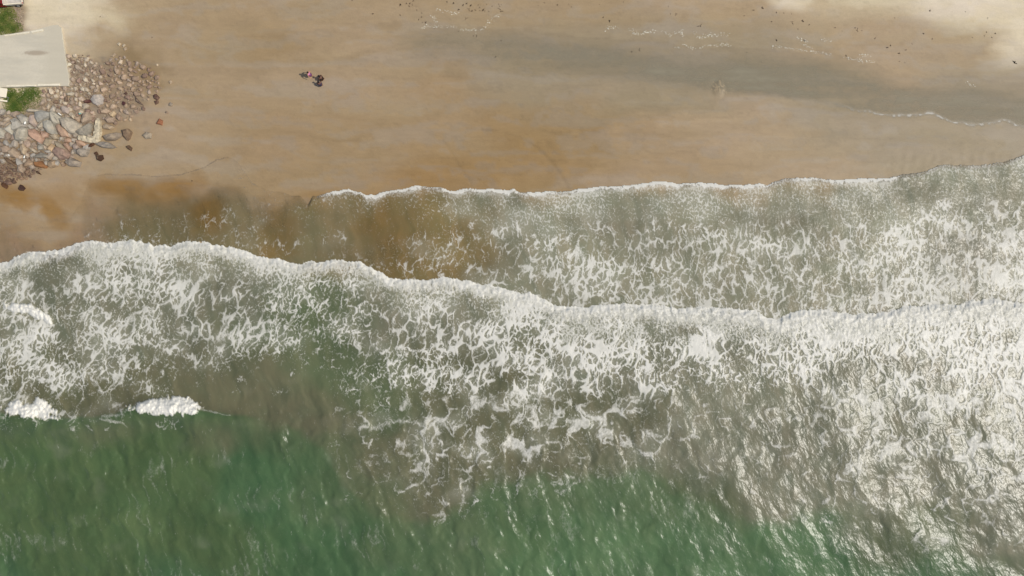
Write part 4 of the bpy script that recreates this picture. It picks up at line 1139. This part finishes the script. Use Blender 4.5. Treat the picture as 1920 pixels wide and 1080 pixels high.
CL_A = [z7(*p) + (s,) for p, s in (((80, 65), 2.4), ((75, 207), 1.5), ((165, 45), 1.4), ((205, 50), 1.8), ((195, 85), 2.0), ((248, 68), 1.1), ((270, 4), 2.0), ((305, 140), 1.0))]
CL_B = [z7(*p) + (s,) for p, s in (((725, 25), 1.7), ((817, 43), 1.9), ((945, 65), 2.4), ((990, 48), 1.8), ((1070, 60), 2.4), ((880, 132), 2.6), ((1022, 130), 2.0), ((1070, 148), 1.6), ((1115, 138), 1.4), ((1157, 70), 1.0),
        ((1175, 102), 1.2), ((1183, 150), 1.2), ((1218, 140), 2.4), ((1250, 155), 1.0), ((1275, 68), 0.9), ((1298, 157), 1.0), ((1348, 87), 1.1), ((1443, 55), 1.1), ((1450, 88), 1.2), ((1432, 118), 0.9), ((1480, 148), 2.4), ((1475, 65), .8))]
CL_C = [z7(*p) + (s,) for p, s in (((375, 183), 1.2), ((372, 233), 1.3), ((328, 285), 1.8), ((385, 312), .9), ((425, 315), 2.3), ((550, 392), 1.0), ((988, 260), 1.6), ((880, 435), 1.0), ((1100, 490), 1.3), ((1133, 495), 1.3))]
CL_D = [zr(*p) + (s,) for p, s in (((1145, 16), 1.4), ((1108, 30), .9), ((1217, 28), 1.4), ((1298, 37), 1.3), ((1587, 10), 1.1), ((1452, 25), .7), ((1472, 98), 1.3), ((1508, 117), 2.0), ((1853, 78), 1.1), ((1882, 78), 1.7), ((1838, 35), 1.1), ((1278, 25), .8), ((178, 78), 1.6), ((60, 3), 1.1))]
CL_E = [z6(*p) + (s,) for p, s in (((117, 105), 1.5), ((183, 65), 1.3), ((238, 50), 2.4), ((328, 82), 1.5), ((378, 84), 1.4), ((298, 139), 1.3), ((428, 144), 1.8), ((495, 135), 2.0), ((540, 158), 1.3), ((464, 183), 1.2), ((707, 178), 1.2), ((427, 90), .9))]
CL_F = [z6(*p) + (s,) for p, s in (((753, 200), 1.1), ((833, 178), 1.4), ((850, 195), 2.0), ((875, 199), 1.2), ((963, 248), 1.2), ((1040, 306), 1.8), ((1062, 294), 1.4), ((1115, 341), 2.4), ((1160, 320), 1.4), ((1205, 286), 1.2), ((1118, 397), 1.6), ((1155, 402), .9), ((737, 228), .8))]
CL_G = [z6(*p) + (s,) for p, s in (((1275, 217), 1.8), ((1332, 250), 1.5), ((1315, 70), 1.8), ((1545, 76), 1.2), ((1680, 201), 1.5), ((1735, 215), 1.5), ((1713, 240), 1.2), ((1667, 230), 1.0), ((1590, 242), .9), ((1088, 115), .9), ((1687, 115), 1.0))]
SOLO = [(z7(1470, 563), 1.7, 'dark scrap floating alone in the upper wet sheet, right of another'), (z7(1395, 795), 2.0, 'dark blob lying alone on wet sand below the wet sheet'),
        (zr(1634, 293), 1.5, 'left one of a close pair of dark scraps in the wet sheet'), (zr(1678, 282), 1.7, 'right one of a close pair of dark scraps in the wet sheet'),
        (z6(332, 268), 2.3, 'round dark scrap touching a white fleck on the upper wash line'), (z6(510, 259), 1.6, 'small round dark scrap right on the upper wash line'),
        (z6(777, 360), 1.8, 'dark scrap at the broken white foam on the wash line'), (z6(795, 374), 1.0, 'tiny dark scrap just below another at the broken foam'), (z6(510, 376), 1.0, 'faint dark speck in the wet sheet below the wash line'), (z6(138, 338), 1.2, 'faint brown speck at the upper border of the wet sheet'),
        (z6(1862, 406), 3.2, 'largest dark scrap alone on the sand near the right edge'), (zr(98 + 1920, 143), 2.4, 'brown scrap on sand above the white flecks, right of centre'), ((360, 337), 2.0, 'dark scrap drifting in the shallow stained water at left'), ((285, 70), 1.0, 'tiny pale brown scrap on the sand above the rubble'), ((188, 31), 1.2, 'tiny brown scrap on the dry sand right of the vehicle')]
def debris(u, v, s, label, group, k):
    rnd = random.Random(int(u * 13 + v * 7))
    o = link('debris_scrap', DVAR[k % len(DVAR)])
    g = ground(u, v)
    o.location = P(u, v, g); q = s * 1.45 / PXM
    o.scale = (q * rnd.uniform(.9, 1.3), q * rnd.uniform(.7, 1), q); o.rotation_euler = (0, 0, rnd.uniform(0, 6.28))
    tag(o, label, 'debris', group)
kk = 0
ORD = ['first', 'second', 'third', 'fourth', 'fifth', 'sixth', 'seventh', 'eighth', 'ninth', 'tenth', 'eleventh', 'twelfth', 'thirteenth', 'fourteenth', 'fifteenth', 'sixteenth', 'seventeenth', 'eighteenth', 'nineteenth', 'twentieth', 'twenty-first', 'twenty-second']
for cl, label, group in ((CL_A, 'dark scrap in the small cluster left of the largest one', 'left cluster of dark scraps'),
                         (CL_B, 'dark scrap in the largest cluster at the top', 'central cluster of dark scraps'),
                         (CL_C, 'dark scrap near white flecks under the clusters', 'dark scraps on the upper wash line'),
                         (CL_D, 'dark scrap scattered either side of the top clusters', 'scattered dark scraps right of the centre'),
                         (CL_E, 'dark scrap on brown sand below the pale dry patch', 'dark scraps below the pale patch'),
                         (CL_F, 'dark scrap on brown sand below the narrow pale tongue', 'dark scraps below the pale tongue'),
                         (CL_G, 'dark scrap on brown sand below the dry corner', 'dark scraps below the dry corner')):
    cl = sorted(cl)
    for i, (u, v, s) in enumerate(cl):
        od = 'leftmost' if i == 0 else 'rightmost' if i == len(cl) - 1 else ORD[i] + ' from left'
        debris(u, v, s, od + ' ' + label, group, kk); kk += 1
for (u, v), s, label in SOLO:
    debris(u, v, s, label, None, kk); kk += 1

def flecks():
    rnd = random.Random(5); vs, fs = [], []
    lines = [[(790, 55), (800, 50), (830, 50)], [(840, 49), (855, 51)], [(885, 55), (895, 59)], [(805, 25), (815, 33), (818, 45)], [(900, 57), (912, 50), (922, 35), (937, 27)], [(1135, 58), (1140, 50), (1160, 52)],
             [(1180, 55), (1190, 62), (1205, 62), (1230, 58)], [(1245, 58), (1255, 67), (1275, 58), (1280, 70)], [(1265, 85), (1275, 92)], [(1300, 60), (1310, 72), (1330, 67), (1370, 64)],
             [(1315, 90), (1330, 85), (1360, 84), (1372, 88)], [(1500, 80), (1520, 90)], [(1495, 72), (1515, 78)], [(1585, 108), (1600, 112), (1640, 116)], [(1612, 102), (1630, 105)], [(1810, 155), (1825, 162)],
             [(860, 55), (885, 58)], [(1280, 80), (1300, 92)], [(1450, 86), (1500, 94), (1560, 102)], [(820, 18), (860, 26)], [(1540, 75), (1556, 77)], [(1185, 62), (1194, 64)], [(1186, 60), (1192, 66)], [(1320, 66), (1340, 65)]]
    for ln in lines:
        for (a, b) in zip(ln[:-1], ln[1:]):
            L = math.hypot(b[0] - a[0], b[1] - a[1])
            for _ in range(int(L * 1.5) + 2):
                t = rnd.random(); u = lerp(a[0], b[0], t) + rnd.gauss(0, 2.4); v = lerp(a[1], b[1], t) + rnd.gauss(0, 1.5)
                s = (0.15 + 0.75 * rnd.random() ** 3) / PXM; g = GZ(u, v); x, y, _ = P(u, v, g + .02); th = rnd.uniform(-.5, .5); k = len(vs)
                zz = ground(u, v) if rnd.random() < 0 else g
                n = 6
                for rr, dz in ((1, -.05), (.8, .035)):
                    for i in range(n):
                        an = 2 * math.pi * i / n; q = rr * rnd.uniform(.6, 1.2)
                        px_, py_ = 1.7 * s * q * math.cos(an), .8 * s * q * math.sin(an)
                        vs.append((x + px_ * math.cos(th) - py_ * math.sin(th), y + px_ * math.sin(th) + py_ * math.cos(th), zz + .012 + dz))
                fs.extend([[k + i, k + (i + 1) % n, k + n + (i + 1) % n, k + n + i] for i in range(n)]); fs.append([k + n + i for i in range(n)])
    o = link('foam_flecks', mesh_from('foam_flecks', vs, fs), mat_plain('dried_foam', (236, 230, 212), 0.7, 0.1))
    tag(o, 'white dried foam flecks strung along the upper wash line', 'foam', None, 'stuff')
flecks()

# ------------------------------------------------------------------ three people by the water
M_SKIN = mat_plain('skin', (176, 128, 100), 0.55, 0.05, 20, 0.05)
M_TAN = mat_plain('tanned_skin', (104, 74, 58), 0.55, 0.05, 20, 0.05)
M_HAIR = mat_plain('dark_hair', (30, 22, 22), 0.5, 0.2, 30, 0.3)
M_PINK = mat_plain('pink_cloth', (196, 130, 172), 0.85, 0.12, 9)
M_PURP = mat_plain('purple_cloth', (104, 62, 96), 0.85, 0.15, 9)
M_BRWN = mat_plain('dark_brown_cloth', (40, 27, 20), 0.85, 0.15, 9)
M_NAVY = mat_plain('dark_blue_cloth', (48, 46, 68), 0.85, 0.15, 9)

def skin_obj(name, joints, edges, mat, parent, root=0, sub=1):
    m = bpy.data.meshes.new(name)
    names = list(joints); ix = {n: i for i, n in enumerate(names)}
    m.from_pydata([joints[n][0] for n in names], [(ix[a], ix[b]) for a, b in edges], [])
    o = link(name, m, mat, parent)
    md = o.modifiers.new('skin', 'SKIN'); md.use_smooth_shade = True
    sk = m.skin_vertices[0].data if m.skin_vertices else None
    if sk is None:
        import bmesh
        bm = bmesh.new(); bm.from_mesh(m); bm.verts.layers.skin.verify(); bm.to_mesh(m); bm.free(); sk = m.skin_vertices[0].data
    for n in names:
        r = joints[n][1]; sk[ix[n]].radius = (r, r) if not isinstance(r, tuple) else r
        sk[ix[n]].use_root = (ix[n] == root)
    s = o.modifiers.new('sub', 'SUBSURF'); s.levels = sub; s.render_levels = sub
    return o

def head_parts(par, c, fwd, hair_long):
    c = Vector(c)
    vs, fs = [], []
    def ellipsoid(name, cc, r, mat, cut=None, n=12):
        vs, fs = [], []
        for i in range(7):
            ph = math.pi * i / 6
            for k in range(n):
                th = 2 * math.pi * k / n
                vs.append((cc[0] + r[0] * math.sin(ph) * math.cos(th), cc[1] + r[1] * math.sin(ph) * math.sin(th), cc[2] + r[2] * math.cos(ph)))
        for i in range(6):
            for k in range(n): fs.append([i * n + k, (i + 1) * n + k, (i + 1) * n + (k + 1) % n, i * n + (k + 1) % n])
        return link(name, mesh_from(name, vs, fs, True), mat, par)
    f = Vector(fwd)
    ellipsoid('hair', c - f * .025 + Vector((0, 0, .035)), (.108, .108, .115), M_HAIR)
    if hair_long: ellipsoid('hair', c - f * .085 + Vector((0, 0, -.10)), (.085, .085, .17), M_HAIR)
    side = Vector((-f.y, f.x, 0))
    for s in (-1, 1):
        e = c + f * .088 + side * s * .033 + Vector((0, 0, .0)); ellipsoid('eye', e, (.012, .012, .010), M_HAIR, n=6)
        e = c + side * s * .094 - f * .005; ellipsoid('ear', e, (.02, .02, .03), M_SKIN, n=6)
    ellipsoid('nose', c + f * .105 + Vector((0, 0, -.03)), (.016, .016, .022), M_SKIN, n=6)
    ellipsoid('mouth', c + f * .090 + Vector((0, 0, -.065)), (.022, .022, .008), M_PURP, n=6)

def hand(j, e, w, s, wp, d):
    """five short finger chains rooted in the palm"""
    wp = Vector(wp); d = Vector(d).normalized(); side = Vector((d.y, -d.x, 0)) if abs(d.z) < .9 else Vector((0, 1, 0))
    j[s + 'palm'] = (tuple(wp + d * .06), .028); e.append((w, s + 'palm'))
    for i, (o, L) in enumerate(((-.030, .075), (-.010, .085), (.010, .080), (.028, .062))):
        a = s + 'f%d' % i
        j[a] = (tuple(wp + d * .10 + side * o), .010); j[a + 't'] = (tuple(wp + d * (.10 + L * .8) + side * o * 1.2 + Vector((0, 0, -.02))), .008)
        e += [(s + 'palm', a), (a, a + 't')]
    j[s + 'th'] = (tuple(wp + d * .05 + side * -.05), .011); j[s + 'tht'] = (tuple(wp + d * .09 + side * -.065), .009); e += [(s + 'palm', s + 'th'), (s + 'th', s + 'tht')]

def person(u, v, rz, pose, top, bottom, label, hair_long=True, size=1.0, skin=None):
    g = ground(u, v)
    p = empty('person', P(u, v, g), rz); p.scale = (size,) * 3
    tag(p, label, 'person', 'people walking on the wet sand')
    # +X is forward
    if pose == 'walk':
        j = {'pel': ((0, 0, .92), .13), 'waist': ((.01, 0, 1.08), .115), 'chest': ((.03, 0, 1.28), (.13, .17)), 'neck': ((.04, 0, 1.45), .055), 'head': ((.07, 0, 1.56), .09), 'crown': ((.07, 0, 1.64), .075)}
        legs = {'l': [(0, .09, .88), (.16, .10, .50), (.10, .10, .10), (.24, .10, .03)], 'r': [(0, -.09, .88), (.02, -.10, .48), (-.22, -.10, .12), (-.10, -.10, .03)]}
        arms = {'l': [(.03, .20, 1.38), (-.06, .28, 1.12), (.04, .32, .90)], 'r': [(.03, -.20, 1.38), (.12, -.30, 1.14), (.30, -.34, 1.02)]}
        hd = {'l': (.3, .1, -1), 'r': (.9, -.1, -.3)}; hc = (.07, 0, 1.60)
        topj = {'a': ((0, 0, .86), .165), 'b': ((.01, 0, 1.08), .145), 'c': ((.03, 0, 1.30), (.15, .20)), 'd': ((.03, 0, 1.42), (.08, .10)), 'sl': ((.02, .24, 1.30), .075), 'sr': ((.05, -.24, 1.30), .075)}
        skj = {'a': ((0, 0, .98), .165), 'b': ((.01, 0, .78), .24), 'c': ((.02, 0, .56), .33)}
    else:
        j = {'pel': ((-.12, 0, .34), .14), 'waist': ((-.04, 0, .50), .125), 'chest': ((.08, 0, .68), (.14, .17)), 'neck': ((.18, 0, .82), .055), 'head': ((.24, 0, .92), .09), 'crown': ((.25, 0, 1.0), .075)}
        legs = {'l': [(-.10, .11, .33), (.26, .18, .48), (.02, .16, .10), (.18, .18, .03)], 'r': [(-.10, -.11, .33), (.26, -.18, .48), (.02, -.16, .10), (.18, -.18, .03)]}
        arms = {'l': [(.10, .20, .76), (.24, .28, .52), (.42, .16, .30)], 'r': [(.10, -.20, .76), (.24, -.28, .52), (.42, -.16, .30)]}
        hd = {'l': (.6, -.2, -.7), 'r': (.6, .2, -.7)}; hc = (.25, 0, .95)
        topj = {'a': ((-.12, 0, .36), .175), 'b': ((-.03, 0, .52), .155), 'c': ((.09, 0, .70), (.16, .20)), 'd': ((.15, 0, .79), (.08, .10)), 'sl': ((.13, .25, .68), .075), 'sr': ((.13, -.25, .68), .075)}
        skj = {'a': ((-.13, 0, .36), .18), 'b': ((-.02, 0, .34), (.16, .24)), 'c': ((.14, 0, .38), (.15, .27))}
    e = [('pel', 'waist'), ('waist', 'chest'), ('chest', 'neck'), ('neck', 'head'), ('head', 'crown')]
    for s in 'lr':
        hp, kn, an, to = legs[s]
        j[s + 'hip'] = (hp, .095); j[s + 'kn'] = (kn, .062); j[s + 'an'] = (an, .042); j[s + 'to'] = (to, .035)
        e += [('pel', s + 'hip'), (s + 'hip', s + 'kn'), (s + 'kn', s + 'an'), (s + 'an', s + 'to')]
        sh, el, wr = arms[s]
        j[s + 'sh'] = (sh, .058); j[s + 'el'] = (el, .042); j[s + 'wr'] = (wr, .030)
        e += [('chest', s + 'sh'), (s + 'sh', s + 'el'), (s + 'el', s + 'wr')]
        hand(j, e, s + 'wr', s + 'h', wr, hd[s])
    skin_obj('body', j, e, skin or M_SKIN, p)
    skin_obj('shirt', topj, [('a', 'b'), ('b', 'c'), ('c', 'd'), ('c', 'sl'), ('c', 'sr')], top, p)
    skin_obj('skirt' if pose == 'walk' else 'shorts', skj, [('a', 'b'), ('b', 'c')], bottom, p)
    head_parts(p, hc, (1, 0, 0), hair_long)
    return p

person(584, 144, math.radians(-20), 'walk', M_PINK, M_PURP, 'person in a pink top and purple skirt walking at the left of the three', True, 1.1)
person(606, 150, math.radians(150), 'crouch', M_BRWN, M_BRWN, 'dark-haired person in dark brown crouching, upper right of the three', True, 1.2, M_TAN)
person(603, 161, math.radians(120), 'crouch', M_NAVY, M_NAVY, 'person in dark blue crouching, lowest of the three', True, 1.12, M_TAN)
